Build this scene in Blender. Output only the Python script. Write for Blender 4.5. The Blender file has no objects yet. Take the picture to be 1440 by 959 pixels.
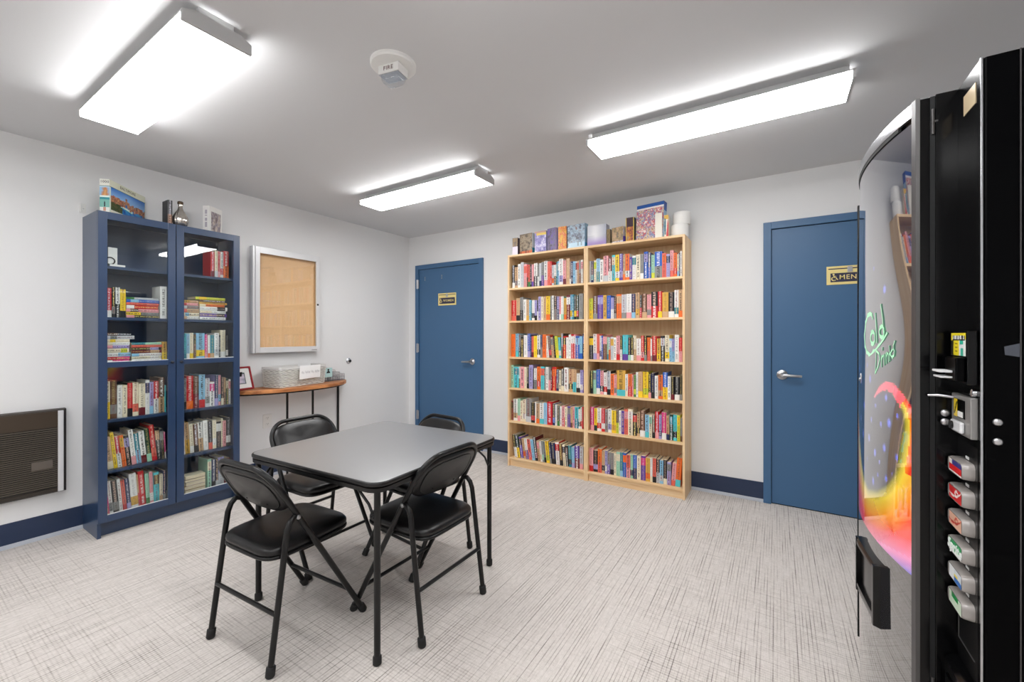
import bpy, bmesh, math, random
from mathutils import Vector, Matrix
PI = math.pi
S = bpy.context.scene
COL = S.collection

# ------------------------------------------------------------------ camera, world, exposure
cam_d = bpy.data.cameras.new('camera'); cam = bpy.data.objects.new('camera', cam_d); COL.objects.link(cam)
cam.location = (3.8215, -3.673, 1.2519)
cam.rotation_euler = (PI/2, 0, 0.5645)
cam_d.sensor_width = 36.0; cam_d.lens = 588.86*36/1440
cam_d.shift_y = -(479.5-471.52)/1440
cam_d.clip_start = 0.05
S.camera = cam
S.view_settings.view_transform = 'Standard'; S.view_settings.look = 'None'
S.view_settings.gamma = 1.0; S.view_settings.use_curve_mapping = False
S.view_settings.exposure = 0.15
LAMP = 17.0                       # radiance of the ceiling lamp diffusers
w = bpy.data.worlds.new('world'); S.world = w; w.use_nodes = True
w.node_tree.nodes['Background'].inputs[0].default_value = (0.5, 0.5, 0.5, 1)
w.node_tree.nodes['Background'].inputs[1].default_value = 0.3

# ------------------------------------------------------------------ colour + material helpers
def lin(c):
    c = c/255.0
    return c/12.92 if c <= 0.04045 else ((c+0.055)/1.055)**2.4
def rgb(r, g, b): return (lin(r), lin(g), lin(b), 1.0)
def material(name):
    m = bpy.data.materials.new(name); m.use_nodes = True
    return m, m.node_tree, m.node_tree.nodes['Principled BSDF']
def plain(name, col, rough=0.5, metal=0.0, spec=0.5, bump=None, vary=0.0, vscale=6.0, coat=0.0):
    m, nt, p = material(name)
    p.inputs['Base Color'].default_value = col; p.inputs['Roughness'].default_value = rough
    p.inputs['Metallic'].default_value = metal; p.inputs['Specular IOR Level'].default_value = spec
    p.inputs['Coat Weight'].default_value = coat; p.inputs['Coat Roughness'].default_value = 0.05
    tc = nt.nodes.new('ShaderNodeTexCoord')
    if vary:
        n = nt.nodes.new('ShaderNodeTexNoise'); n.inputs['Scale'].default_value = vscale; n.inputs['Detail'].default_value = 4
        nt.links.new(tc.outputs['Object'], n.inputs['Vector'])
        mx = nt.nodes.new('ShaderNodeMix'); mx.data_type = 'RGBA'
        mx.inputs[6].default_value = tuple(x*(1-vary) for x in col[:3])+(1,); mx.inputs[7].default_value = tuple(min(1, x*(1+vary)) for x in col[:3])+(1,)
        nt.links.new(n.outputs['Fac'], mx.inputs[0]); nt.links.new(mx.outputs[2], p.inputs['Base Color'])
    if bump:
        n = nt.nodes.new('ShaderNodeTexNoise'); n.inputs['Scale'].default_value = bump[0]; n.inputs['Detail'].default_value = 3
        b = nt.nodes.new('ShaderNodeBump'); b.inputs['Strength'].default_value = bump[1]; b.inputs['Distance'].default_value = 0.002
        nt.links.new(tc.outputs['Object'], n.inputs['Vector']); nt.links.new(n.outputs['Fac'], b.inputs['Height']); nt.links.new(b.outputs['Normal'], p.inputs['Normal'])
    return m
def wood(name, a, b, axis, rough=0.45, scale=9.0, stretch=0.06):
    m, nt, p = material(name)
    tc = nt.nodes.new('ShaderNodeTexCoord'); mp = nt.nodes.new('ShaderNodeMapping')
    sc = [1, 1, 1]; sc[axis] = stretch; mp.inputs['Scale'].default_value = sc
    n = nt.nodes.new('ShaderNodeTexNoise'); n.inputs['Scale'].default_value = scale*4; n.inputs['Detail'].default_value = 6; n.inputs['Distortion'].default_value = 0.6
    r = nt.nodes.new('ShaderNodeValToRGB'); r.color_ramp.elements[0].position = 0.3; r.color_ramp.elements[1].position = 0.7
    r.color_ramp.elements[0].color = a; r.color_ramp.elements[1].color = b
    nt.links.new(tc.outputs['Object'], mp.inputs['Vector']); nt.links.new(mp.outputs[0], n.inputs['Vector'])
    nt.links.new(n.outputs['Fac'], r.inputs['Fac']); nt.links.new(r.outputs['Color'], p.inputs['Base Color'])
    p.inputs['Roughness'].default_value = rough
    return m
def emitter(name, col, strength):
    m, nt, p = material(name)
    p.inputs['Base Color'].default_value = col; p.inputs['Emission Color'].default_value = col
    p.inputs['Emission Strength'].default_value = strength; p.inputs['Roughness'].default_value = 0.4
    return m
def clear(name, tint=(1, 1, 1, 1), ior=1.5, rough=0.0, gain=1.0):
    m = bpy.data.materials.new(name); m.use_nodes = True; nt = m.node_tree
    for n in list(nt.nodes): nt.nodes.remove(n)
    o = nt.nodes.new('ShaderNodeOutputMaterial'); t = nt.nodes.new('ShaderNodeBsdfTransparent'); g = nt.nodes.new('ShaderNodeBsdfGlossy')
    f0 = ((ior-1)/(ior+1))**2*gain                 # Schlick reflection, the same from either side of the thin pane
    lw = nt.nodes.new('ShaderNodeLayerWeight'); lw.inputs['Blend'].default_value = 0.5
    pw = nt.nodes.new('ShaderNodeMath'); pw.operation = 'POWER'; pw.inputs[1].default_value = 5.0
    mu = nt.nodes.new('ShaderNodeMath'); mu.operation = 'MULTIPLY_ADD'; mu.inputs[1].default_value = 1-f0; mu.inputs[2].default_value = f0
    t.inputs['Color'].default_value = tint; g.inputs['Roughness'].default_value = rough; g.inputs['Color'].default_value = (1, 1, 1, 1)
    mx = nt.nodes.new('ShaderNodeMixShader')
    nt.links.new(lw.outputs['Facing'], pw.inputs[0]); nt.links.new(pw.outputs[0], mu.inputs[0]); nt.links.new(mu.outputs[0], mx.inputs[0])
    nt.links.new(t.outputs[0], mx.inputs[1]); nt.links.new(g.outputs[0], mx.inputs[2]); nt.links.new(mx.outputs[0], o.inputs['Surface'])
    return m
def printed(name, rough=0.35, coat=0.0, text=False):
    """printed paper / vinyl: the colours of the print are stored per face"""
    m, nt, p = material(name)
    a = nt.nodes.new('ShaderNodeAttribute'); a.attribute_name = 'paint'
    p.inputs['Roughness'].default_value = rough; p.inputs['Coat Weight'].default_value = coat; p.inputs['Coat Roughness'].default_value = 0.03
    if not text:
        nt.links.new(a.outputs['Color'], p.inputs['Base Color']); return m
    k = nt.nodes.new('ShaderNodeAttribute'); k.attribute_name = 'ink'
    uv = nt.nodes.new('ShaderNodeUVMap'); sx = nt.nodes.new('ShaderNodeSeparateXYZ')
    nt.links.new(uv.outputs[0], sx.inputs[0])
    mp = nt.nodes.new('ShaderNodeMapping'); mp.inputs['Scale'].default_value = (1.6, 230, 1)
    n = nt.nodes.new('ShaderNodeTexNoise'); n.inputs['Scale'].default_value = 1.0; n.inputs['Detail'].default_value = 1
    nt.links.new(uv.outputs[0], mp.inputs[0]); nt.links.new(mp.outputs[0], n.inputs['Vector'])
    def mth(op, x, y):
        q = nt.nodes.new('ShaderNodeMath'); q.operation = op
        for i, s in enumerate((x, y)):
            if isinstance(s, (int, float)): q.inputs[i].default_value = s
            else: nt.links.new(s, q.inputs[i])
        return q.outputs[0]
    c = mth('LESS_THAN', mth('ABSOLUTE', mth('SUBTRACT', sx.outputs[0], 0.5), 0), 0.20)
    t = mth('MULTIPLY', mth('MULTIPLY', mth('GREATER_THAN', n.outputs['Fac'], 0.49), c), k.outputs['Alpha'])
    mx = nt.nodes.new('ShaderNodeMix'); mx.data_type = 'RGBA'
    nt.links.new(t, mx.inputs[0]); nt.links.new(a.outputs['Color'], mx.inputs[6]); nt.links.new(k.outputs['Color'], mx.inputs[7])
    nt.links.new(mx.outputs[2], p.inputs['Base Color'])
    return m

# ------------------------------------------------------------------ mesh helpers
class MB:
    def __init__(s): s.v = []; s.f = []; s.mi = []; s.c = []; s.k = []; s.uv = []
    def face(s, pts, mi=0, col=None, ink=None, uv=None):
        b = len(s.v); s.v += [tuple(p) for p in pts]; s.f.append(tuple(range(b, b+len(pts))))
        s.mi.append(mi); s.c.append(col); s.k.append(ink); s.uv.append(uv)
    def raw(s, vs, fs, mi=0, col=None):
        b = len(s.v); s.v += [tuple(p) for p in vs]
        for f in fs:
            s.f.append(tuple(i+b for i in f)); s.mi.append(mi); s.c.append(col); s.k.append(None); s.uv.append(None)
    def box(s, lo, hi, mi=0, col=None, M=None):
        x0, y0, z0 = lo; x1, y1, z1 = hi
        vs = [(x0,y0,z0),(x1,y0,z0),(x1,y1,z0),(x0,y1,z0),(x0,y0,z1),(x1,y0,z1),(x1,y1,z1),(x0,y1,z1)]
        if M is not None: vs = [M @ Vector(p) for p in vs]
        s.raw(vs, [(0,3,2,1),(4,5,6,7),(0,1,5,4),(1,2,6,5),(2,3,7,6),(3,0,4,7)], mi, col)
    def tube(s, path, r, n=12, mi=0, closed=False, cap=True):
        P = [Vector(p) for p in path]; N = len(P)
        R = r if isinstance(r, (list, tuple)) else [r]*N
        T = []
        for i in range(N):
            a = P[(i-1) % N] if (i > 0 or closed) else P[i]; b = P[(i+1) % N] if (i < N-1 or closed) else P[i]
            T.append((b-a).normalized())
        u = T[0].orthogonal().normalized(); vs = []
        for i in range(N):
            u = (u - T[i]*u.dot(T[i])).normalized(); w_ = T[i].cross(u)
            for k in range(n):
                an = 2*PI*k/n; vs.append(P[i] + (u*math.cos(an)+w_*math.sin(an))*R[i])
        fs = []
        for i in range(N if closed else N-1):
            j = (i+1) % N
            for k in range(n): fs.append((i*n+k, i*n+(k+1) % n, j*n+(k+1) % n, j*n+k))
        if cap and not closed: fs.append(tuple(range(n-1, -1, -1))); fs.append(tuple((N-1)*n+k for k in range(n)))
        s.raw(vs, fs, mi)
    def lathe(s, prof, n=24, mi=0, M=None):
        """profile of (radius, z) about the z axis"""
        vs = []; fs = []
        for r, z in prof:
            for k in range(n): vs.append(Vector((r*math.cos(2*PI*k/n), r*math.sin(2*PI*k/n), z)))
        for i in range(len(prof)-1):
            for k in range(n): fs.append((i*n+k, i*n+(k+1) % n, (i+1)*n+(k+1) % n, (i+1)*n+k))
        fs.append(tuple(range(n-1, -1, -1))); fs.append(tuple((len(prof)-1)*n+k for k in range(n)))
        if M is not None: vs = [M @ p for p in vs]
        s.raw(vs, fs, mi)
    def loft(s, rings, mi=0, capa=True, capb=True):
        n = len(rings[0]); vs = [p for r in rings for p in r]; fs = []
        for i in range(len(rings)-1):
            for k in range(n): fs.append((i*n+k, i*n+(k+1) % n, (i+1)*n+(k+1) % n, (i+1)*n+k))
        if capa: fs.append(tuple(range(n-1, -1, -1)))
        if capb: fs.append(tuple((len(rings)-1)*n+k for k in range(n)))
        s.raw(vs, fs, mi)
    def prism(s, poly, z0, z1, mi=0, M=None):
        a = [Vector((x, y, z0)) for x, y in poly]; b = [Vector((x, y, z1)) for x, y in poly]
        if M is not None: a = [M @ p for p in a]; b = [M @ p for p in b]
        s.loft([a, b], mi)
    def picture(s, o, U, V, n, m, fn, mi=0):
        """a printed rectangle: o corner, U across, V up, fn(u, v) -> colour"""
        o = Vector(o); U = Vector(U); V = Vector(V)
        for i in range(n):
            for j in range(m):
                p = o+U*(i/n)+V*(j/m)
                s.face([p, p+U/n, p+U/n+V/m, p+V/m], mi, fn((i+.5)/n, (j+.5)/m))
    def text(s, body, size, M, mi=0, depth=0.0006, align='CENTER', shear=0.0, col=None, bold=0.0):
        cu = bpy.data.curves.new('t', 'FONT'); cu.body = body; cu.size = size; cu.align_x = align; cu.align_y = 'CENTER'
        cu.extrude = depth; cu.shear = shear; cu.offset = bold; cu.resolution_u = 3; cu.space_character = 1.14
        o = bpy.data.objects.new('t', cu); COL.objects.link(o)
        dg = bpy.context.evaluated_depsgraph_get(); me = bpy.data.meshes.new_from_object(o.evaluated_get(dg))
        s.raw([M @ v.co for v in me.vertices], [tuple(p.vertices) for p in me.polygons], mi, col)
        bpy.data.objects.remove(o); bpy.data.curves.remove(cu); bpy.data.meshes.remove(me)
    def build(s, name, mats, parent=None, loc=None, rotz=0.0, smooth=None, bevel=0.0, seg=2, merge=False):
        me = bpy.data.meshes.new(name); me.from_pydata([tuple(p) for p in s.v], [], s.f)
        if not isinstance(mats, (list, tuple)): mats = [mats]
        for m in mats: me.materials.append(m)
        for i, p in enumerate(me.polygons): p.material_index = s.mi[i]
        if any(c is not None for c in s.c):
            at = me.color_attributes.new('paint', 'FLOAT_COLOR', 'CORNER')
            for p, c in zip(me.polygons, s.c):
                for li in p.loop_indices: at.data[li].color = c or (0.8, 0.8, 0.8, 1)
        if any(c is not None for c in s.k):
            at = me.color_attributes.new('ink', 'FLOAT_COLOR', 'CORNER'); uvl = me.uv_layers.new(name='UVMap')
            for p, c, q in zip(me.polygons, s.k, s.uv):
                for n_, li in enumerate(p.loop_indices):
                    at.data[li].color = c or (0, 0, 0, 0)
                    if q: uvl.data[li].uv = q[n_]
        if bevel or merge:
            bm = bmesh.new(); bm.from_mesh(me)
            if merge: bmesh.ops.remove_doubles(bm, verts=bm.verts, dist=1e-5)
            if bevel:
                es = [e for e in bm.edges if len(e.link_faces) == 2 and e.calc_face_angle(0) > 0.6]
                bmesh.ops.bevel(bm, geom=es, offset=bevel, segments=seg, profile=0.5, affect='EDGES', clamp_overlap=True)
            bmesh.ops.recalc_face_normals(bm, faces=bm.faces)
            bm.to_mesh(me); bm.free()
        if smooth:
            for p in me.polygons: p.use_smooth = True
            me.set_sharp_from_angle(angle=math.radians(smooth))
        o = bpy.data.objects.new(name, me); COL.objects.link(o)
        if parent is not None: o.parent = parent
        if loc is not None: o.location = loc
        o.rotation_euler.z = rotz
        return o
def tag(o, label, cat, group=None):
    o['label'] = label; o['category'] = cat
    if group: o['group'] = group
    return o
def thing(name, label, cat, loc=(0, 0, 0), rotz=0.0, group=None):
    o = bpy.data.objects.new(name, None); COL.objects.link(o); o.location = loc; o.rotation_euler.z = rotz
    o.empty_display_size = 0.05
    return tag(o, label, cat, group)
def structure(o): o['kind'] = 'structure'; return o
def copy_tree(o, parent=None):
    c = o.copy(); COL.objects.link(c); c.parent = parent
    for ch in list(o.children): copy_tree(ch, c)
    return c
def rrect(hx, hy, r, n=6):
    out = []
    for cx, cy, a0 in ((hx-r, hy-r, 0), (-hx+r, hy-r, PI/2), (-hx+r, -hy+r, PI), (hx-r, -hy+r, 1.5*PI)):
        for i in range(n+1): out.append((cx+r*math.cos(a0+PI/2*i/n), cy+r*math.sin(a0+PI/2*i/n)))
    return out
def arc(c, r, a0, a1, n): return [(c[0]+r*math.cos(a0+(a1-a0)*i/n), c[1]+r*math.sin(a0+(a1-a0)*i/n)) for i in range(n+1)]
RX = Matrix.Rotation(PI/2, 4, 'X')
def facing(pt, out, up=Vector((0, 0, 1))):
    """matrix that puts local xy on a wall: z along 'out', y up"""
    z = Vector(out).normalized(); x = up.cross(z).normalized(); y = z.cross(x)
    M = Matrix((x, y, z)).transposed().to_4x4(); M.translation = Vector(pt); return M

# ------------------------------------------------------------------ shared materials
NAVY = rgb(31, 47, 78); DOORBLUE = rgb(64, 103, 141)
m_wall = plain('wall_paint', rgb(233, 233, 233), 0.85, bump=(180, 0.06))
m_ceil = plain('ceiling_paint', rgb(216, 216, 217), 0.95, bump=(220, 0.06))
m_door = plain('door_paint', DOORBLUE, 0.42, bump=(60, 0.03))
m_base = plain('baseboard_vinyl', rgb(34, 50, 80), 0.4)
m_cove = plain('baseboard_edge', rgb(170, 175, 185), 0.4)
m_navy = plain('navy_lacquer', rgb(31, 57, 92), 0.30, spec=0.8)
m_birch = wood('birch_veneer', rgb(226, 184, 134), rgb(243, 214, 170), 2)
m_birch_h = wood('birch_shelf', rgb(226, 184, 134), rgb(243, 214, 170), 0)
m_black = plain('black_metal', rgb(12, 12, 13), 0.3, spec=0.4)
m_rubber = plain('black_rubber', rgb(14, 14, 15), 0.6)
m_vinyl = plain('black_vinyl', rgb(14, 13, 14), 0.34, spec=0.45, bump=(260, 0.12))
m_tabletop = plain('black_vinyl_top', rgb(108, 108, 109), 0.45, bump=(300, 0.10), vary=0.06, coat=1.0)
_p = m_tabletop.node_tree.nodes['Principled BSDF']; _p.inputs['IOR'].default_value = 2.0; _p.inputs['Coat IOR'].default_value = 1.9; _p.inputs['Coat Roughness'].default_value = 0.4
m_chrome = plain('chrome', rgb(205, 207, 210), 0.16, metal=1.0)
m_satin = plain('satin_metal', rgb(190, 190, 192), 0.3, metal=1.0)
m_alu = plain('aluminium', rgb(228, 229, 231), 0.36, metal=0.2)
m_white = plain('white_plastic', rgb(232, 231, 228), 0.4)
m_fixture = plain('white_enamel', rgb(200, 200, 200), 0.4)
m_lamp = emitter('lamp_diffuser', (1, 1, 1, 1), LAMP)
m_glass = clear('clear_glass', (0.96, 0.98, 0.98, 1), 1.5)
m_page = plain('book_pages', rgb(226, 211, 180), 0.8, vary=0.12, vscale=60)
m_print = printed('printed_card', 0.32)
m_book = printed('book_cover', 0.38, text=True)
m_gold = plain('brass_sign', rgb(240, 220, 146), 0.4)
m_signdark = plain('sign_navy', rgb(44, 42, 70), 0.5)
m_dark = plain('dark_gap', rgb(10, 11, 14), 0.7)

def carpet():
    m, nt, p = material('carpet'); L = nt.links.new
    tc = nt.nodes.new('ShaderNodeTexCoord')
    def noise(sx, sy, det, seed, lo, hi):
        mp = nt.nodes.new('ShaderNodeMapping'); mp.inputs['Scale'].default_value = (sx, sy, 1); mp.inputs['Location'].default_value = (seed, seed*1.7, 0)
        n = nt.nodes.new('ShaderNodeTexNoise'); n.inputs['Scale'].default_value = 1; n.inputs['Detail'].default_value = det; n.inputs['Roughness'].default_value = 0.6
        r = nt.nodes.new('ShaderNodeMapRange'); r.inputs[1].default_value = lo; r.inputs[2].default_value = hi
        L(tc.outputs['Object'], mp.inputs[0]); L(mp.outputs[0], n.inputs['Vector']); L(n.outputs['Fac'], r.inputs[0]); return r.outputs[0]
    def mth(op, x, y):
        q = nt.nodes.new('ShaderNodeMath'); q.operation = op
        for i, s in enumerate((x, y)):
            if isinstance(s, (int, float)): q.inputs[i].default_value = s
            else: L(s, q.inputs[i])
        return q.outputs[0]
    sep = nt.nodes.new('ShaderNodeSeparateXYZ'); L(tc.outputs['Object'], sep.inputs[0])
    def threads(co, pitch, lo, jit):                # straight parallel threads, pitch in metres
        v = mth('SINE', mth('ADD', mth('MULTIPLY', co, 2*PI/pitch), mth('MULTIPLY', jit, 2.2)), 0)
        r_ = nt.nodes.new('ShaderNodeMapRange'); r_.inputs[1].default_value = lo; r_.inputs[2].default_value = 1.0
        L(v, r_.inputs[0]); return r_.outputs[0]
    jx = noise(40, 0.6, 1, 9.1, 0.2, 0.8); jy = noise(0.8, 40, 1, 4.9, 0.2, 0.8)
    a = mth('MULTIPLY', threads(sep.outputs[0], 0.0135, 0.35, jx), noise(64, 2.4, 2, 7.7, 0.42, 0.72))
    a2 = mth('MULTIPLY', threads(sep.outputs[0], 0.0052, 0.1, jx), noise(90, 9, 2, 2.2, 0.35, 0.75))
    b = mth('MULTIPLY', mth('MULTIPLY', threads(sep.outputs[1], 0.013, -0.3, jy), noise(3.5, 60, 2, 5.5, 0.40, 0.70)), noise(1.4, 1.2, 2, 3.3, 0.38, 0.62))
    mott = noise(60, 40, 3, 4.4, 0.30, 0.75)
    fine = noise(330, 90, 2, 1.2, 0.35, 0.7)
    t = mth('ADD', mth('ADD', mth('MULTIPLY', a, 0.80), mth('MULTIPLY', a2, 0.34)), mth('MULTIPLY', b, 0.40))
    t = mth('MINIMUM', mth('ADD', t, mth('ADD', mth('MULTIPLY', fine, 0.14), mth('MULTIPLY', mott, 0.16))), 1.0)
    r = nt.nodes.new('ShaderNodeValToRGB'); r.color_ramp.elements[0].color = rgb(224, 218, 213); r.color_ramp.elements[1].color = rgb(112, 106, 102)
    e = r.color_ramp.elements.new(0.45); e.color = rgb(186, 179, 173)
    L(t, r.inputs[0]); L(r.outputs[0], p.inputs['Base Color']); p.inputs['Roughness'].default_value = 0.95; p.inputs['Specular IOR Level'].default_value = 0.1
    bp = nt.nodes.new('ShaderNodeBump'); bp.inputs['Strength'].default_value = 0.35; bp.inputs['Distance'].default_value = 0.003; bp.invert = True
    L(t, bp.inputs['Height']); L(bp.outputs[0], p.inputs['Normal'])
    return m
m_carpet = carpet()

# ------------------------------------------------------------------ the room
W_, H_, Y0 = 5.05, 2.446, -5.6
def slab(name, lo, hi, mat):
    b = MB(); b.box(lo, hi); return structure(b.build(name, mat))
slab('floor', (-0.1, Y0-0.1, -0.1), (W_+0.1, 0.1, 0), m_carpet)
slab('ceiling', (-0.1, Y0-0.1, H_), (W_+0.1, 0.1, H_+0.1), m_ceil)
slab('wall_left', (-0.1, Y0, 0), (0, 0, H_), m_wall)
slab('wall_back', (-0.1, 0, 0), (W_+0.1, 0.1, H_), m_wall)
slab('wall_right', (W_, Y0, 0), (W_+0.1, 0, H_), m_wall)
slab('wall_front', (-0.1, Y0-0.1, 0), (W_+0.1, Y0, H_), m_wall)
def baseboard(name, p, q, out):
    """vinyl cove base from p to q, standing out from the wall"""
    p = Vector(p); q = Vector(q); o = Vector(out); b = MB()
    prof = [(0, 0.146, 0), (0.006, 0.144, 0), (0.006, 0.022, 0), (0.0075, 0.02, 1), (0.016, 0.006, 1), (0.018, 0.0, 1)]
    for (d0, z0, _), (d1, z1, mi) in zip(prof, prof[1:]):
        b.face([p+o*d0+Vector((0,0,z0)), p+o*d1+Vector((0,0,z1)), q+o*d1+Vector((0,0,z1)), q+o*d0+Vector((0,0,z0))], mi)
    return structure(b.build(name, [m_base, m_cove]))
baseboard('baseboard_left', (0, Y0, 0), (0, -0.002, 0), (1, 0, 0))
baseboard('baseboard_back', (1.133, 0, 0), (3.734, 0, 0), (0, -1, 0))
baseboard('baseboard_corner', (0.002, 0, 0), (0.122, 0, 0), (0, -1, 0))

def door(n, x0, x1, frame, hinge_left, hx):
    """steel door in the back wall with its frame"""
    fr = frame; top = 2.040
    d = MB(); d.box((x0+fr+0.003, -0.006, 0.008), (x1-fr-0.003, -0.001, top-0.004))
    dr = structure(d.build('door_%d' % n, m_door, bevel=0.0015))
    f = MB()
    f.box((x0, -0.022, 0), (x0+fr, 0, top+0.052)); f.box((x1-fr, -0.022, 0), (x1, 0, top+0.052)); f.box((x0+fr, -0.022, top), (x1-fr, 0, top+0.052))
    f.build('door_frame', m_door, dr, bevel=0.002)
    g = MB(); g.box((x0+fr, -0.0009, 0.001), (x1-fr, -0.0001, top)); g.build('door_gap', m_dark, dr)
    hz = 0.962; sgn = -1 if hx > (x0+x1)/2 else 1
    h = MB(); M = facing((hx, -0.006, hz), (0, -1, 0))
    h.lathe([(0.034, 0), (0.036, 0.003), (0.034, 0.009), (0.022, 0.014), (0.014, 0.02), (0.013, 0.046)], 28, M=M)
    ha = h.build('door_handle', m_satin, dr, smooth=40)
    l = MB(); l.tube([(hx, -0.05, hz), (hx+sgn*0.02, -0.053, hz), (hx+sgn*0.06, -0.053, hz-0.002), (hx+sgn*0.118, -0.05, hz-0.004)], [0.0125, 0.0125, 0.011, 0.009], 14)
    l.build('lever', m_satin, ha, smooth=50)
    k = MB(); k.lathe([(0.007, 0), (0.007, 0.004)], 14, M=facing((hx, -0.0605, hz), (0, -1, 0))); k.build('lock_button', m_chrome, ha)
    if hinge_left:
        for z in (0.30, 1.10, 1.865):
            q = MB(); q.tube([(x0+fr*0.75, -0.026, z-0.055), (x0+fr*0.75, -0.026, z+0.055)], 0.008, 12); q.box((x0+fr*0.45, -0.0245, z-0.05), (x0+fr+0.012, -0.0215, z+0.05))
            q.build('hinge', m_satin, dr, smooth=40)
    return dr
d1 = door(1, 0.122, 1.133, 0.053, True, 0.985)
d2 = door(2, 3.734, 4.752, 0.050, False, 3.853)
for x, z in ((0.272, 1.925), (0.537, 1.93)):       # two small pairs of screw plates near the top of the first door
    q = MB()
    for dz in (-0.018, 0.018): q.lathe([(0.007, 0), (0.006, 0.003)], 12, M=facing((x, -0.006, z+dz), (0, -1, 0)))
    q.box((x-0.003, -0.008, z-0.018), (x+0.003, -0.006, z+0.018))
    q.build('coat_hook_plate', m_chrome, d1)

def restroom_sign(name, label, x0, x1, z0, z1, word, size, wx):
    t = thing(name, label, 'sign', (0, -0.0065, 0))
    b = MB(); b.box((x0, -0.004, z0), (x1, 0, z1)); b.build('plate', m_gold, t, bevel=0.001)
    h = z1-z0; wd = x1-x0
    b = MB(); b.box((x0+0.022, -0.0055, z0+0.018), (x1-0.016, -0.0042, z0+h*0.62)); b.build('name_panel', m_signdark, t)
    b = MB(); b.box((x0+0.010, -0.0052, z1-0.022), (x1-0.008, -0.0042, z1-0.015)); b.build('groove', m_signdark, t)
    b = MB(); b.box(((x0+x1)/2-0.014, -0.007, z1-0.045), ((x0+x1)/2+0.014, -0.0043, z1-0.006)); b.build('slider', m_satin, t, bevel=0.001)
    zc = z0+0.018+(h*0.62-0.018)/2
    M = facing((wx, -0.0057, zc), (0, -1, 0)); b = MB(); b.text(word, size*0.93, M, bold=0.0003); b.build('lettering', m_gold, t)
    # wheelchair pictogram
    b = MB(); cx_ = x0+0.042; r = 0.012
    pts = [(cx_-0.001+r*math.cos(a), -0.0062, zc-0.008+r*math.sin(a)) for a in [PI*0.65+i*PI*1.15/14 for i in range(15)]]
    b.tube(pts, 0.0032, 8)
    b.tube([(cx_-0.002, -0.0062, zc+0.016), (cx_, -0.0062, zc), (cx_+0.011, -0.0062, zc), (cx_+0.018, -0.0062, zc-0.014), (cx_+0.023, -0.0062, zc-0.012)], 0.0028, 8)
    b.tube([(cx_, -0.0062, zc+0.009), (cx_+0.012, -0.0062, zc+0.009)], 0.0028, 8)
    b.lathe([(0.006, 0), (0.006, 0.001)], 14, M=facing((cx_-0.003, -0.006, zc+0.022), (0, -1, 0)))
    b.build('wheelchair_pictogram', m_gold, t)
    return t
restroom_sign('restroom_sign', 'brass restroom sign reading WOMEN on the far blue door', 0.484, 0.752, 1.598, 1.738, 'WOMEN', 0.040, 0.640)
restroom_sign('restroom_sign', 'brass restroom sign reading MEN on the right blue door', 4.114, 4.372, 1.604, 1.732, 'MEN', 0.047, 4.232)

# ------------------------------------------------------------------ ceiling lamps and alarm
def ceiling_lamp(label, xc, yc, L=1.22, wd=0.225):
    t = thing('ceiling_lamp', label, 'ceiling light', (xc, yc, H_), 0, 'wraparound ceiling lamps')
    hl, hw = L/2, wd/2
    b = MB(); b.box((-hl+0.01, -hw*0.52, -0.034), (hl-0.01, hw*0.52, 0)); b.build('housing', m_fixture, t)
    ang = [(-hw*0.60, -0.036), (-hw, -0.052), (-hw, -0.086), (hw, -0.086), (hw, -0.052), (hw*0.60, -0.036)]
    b = MB(); b.loft([[Vector((-hl+0.006, y, z)) for y, z in ang], [Vector((hl-0.006, y, z)) for y, z in ang]], capa=True, capb=True)
    b.build('diffuser', m_lamp, t)
    b = MB()
    for s in (-1, 1):       # upper shoulders of the wrap, metal lips that shade the light from above
        b.loft([[Vector((-hl+0.004, s*y, z)) for y, z in ((hw*0.5, -0.034), (hw*0.5, -0.031), (hw+0.002, -0.049), (hw+0.002, -0.055))], [Vector((hl-0.004, s*y, z)) for y, z in ((hw*0.5, -0.034), (hw*0.5, -0.031), (hw+0.002, -0.049), (hw+0.002, -0.055))]])
    b.build('side_rail', m_fixture, t)
    for s in (-1, 1):
        b = MB(); poly = [(-hw*0.66, -0.03), (-hw-0.003, -0.048), (-hw-0.003, -0.088), (hw+0.003, -0.088), (hw+0.003, -0.048), (hw*0.66, -0.03)]
        x = s*hl; b.loft([[Vector((x-0.006, y, z)) for y, z in poly], [Vector((x+0.006, y, z)) for y, z in poly]])
        b.build('end_cap', m_fixture, t, bevel=0.001)
    return t
ceiling_lamp('long white ceiling lamp nearest the camera, above the folding table', 1.448, -2.939)
ceiling_lamp('white ceiling lamp in the middle distance between bookcases', 1.448, -1.256)
ceiling_lamp('white ceiling lamp on the right, before the blue door marked MEN', 3.492, -1.256)
ceiling_lamp('added unseen white ceiling lamp overhead near the vending machine', 3.492, -2.939)  # unseen lamp, added to even out the brightness

ceiling_lamp('added unseen fill lamp behind the viewer, on the heater side', 1.448, -4.622)  # added fill lamp, unseen, flattens the light from behind
ceiling_lamp('added unseen fill lamp behind the viewer, on the vending machine side', 3.492, -4.622)  # second added fill lamp behind the camera, unseen

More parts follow.
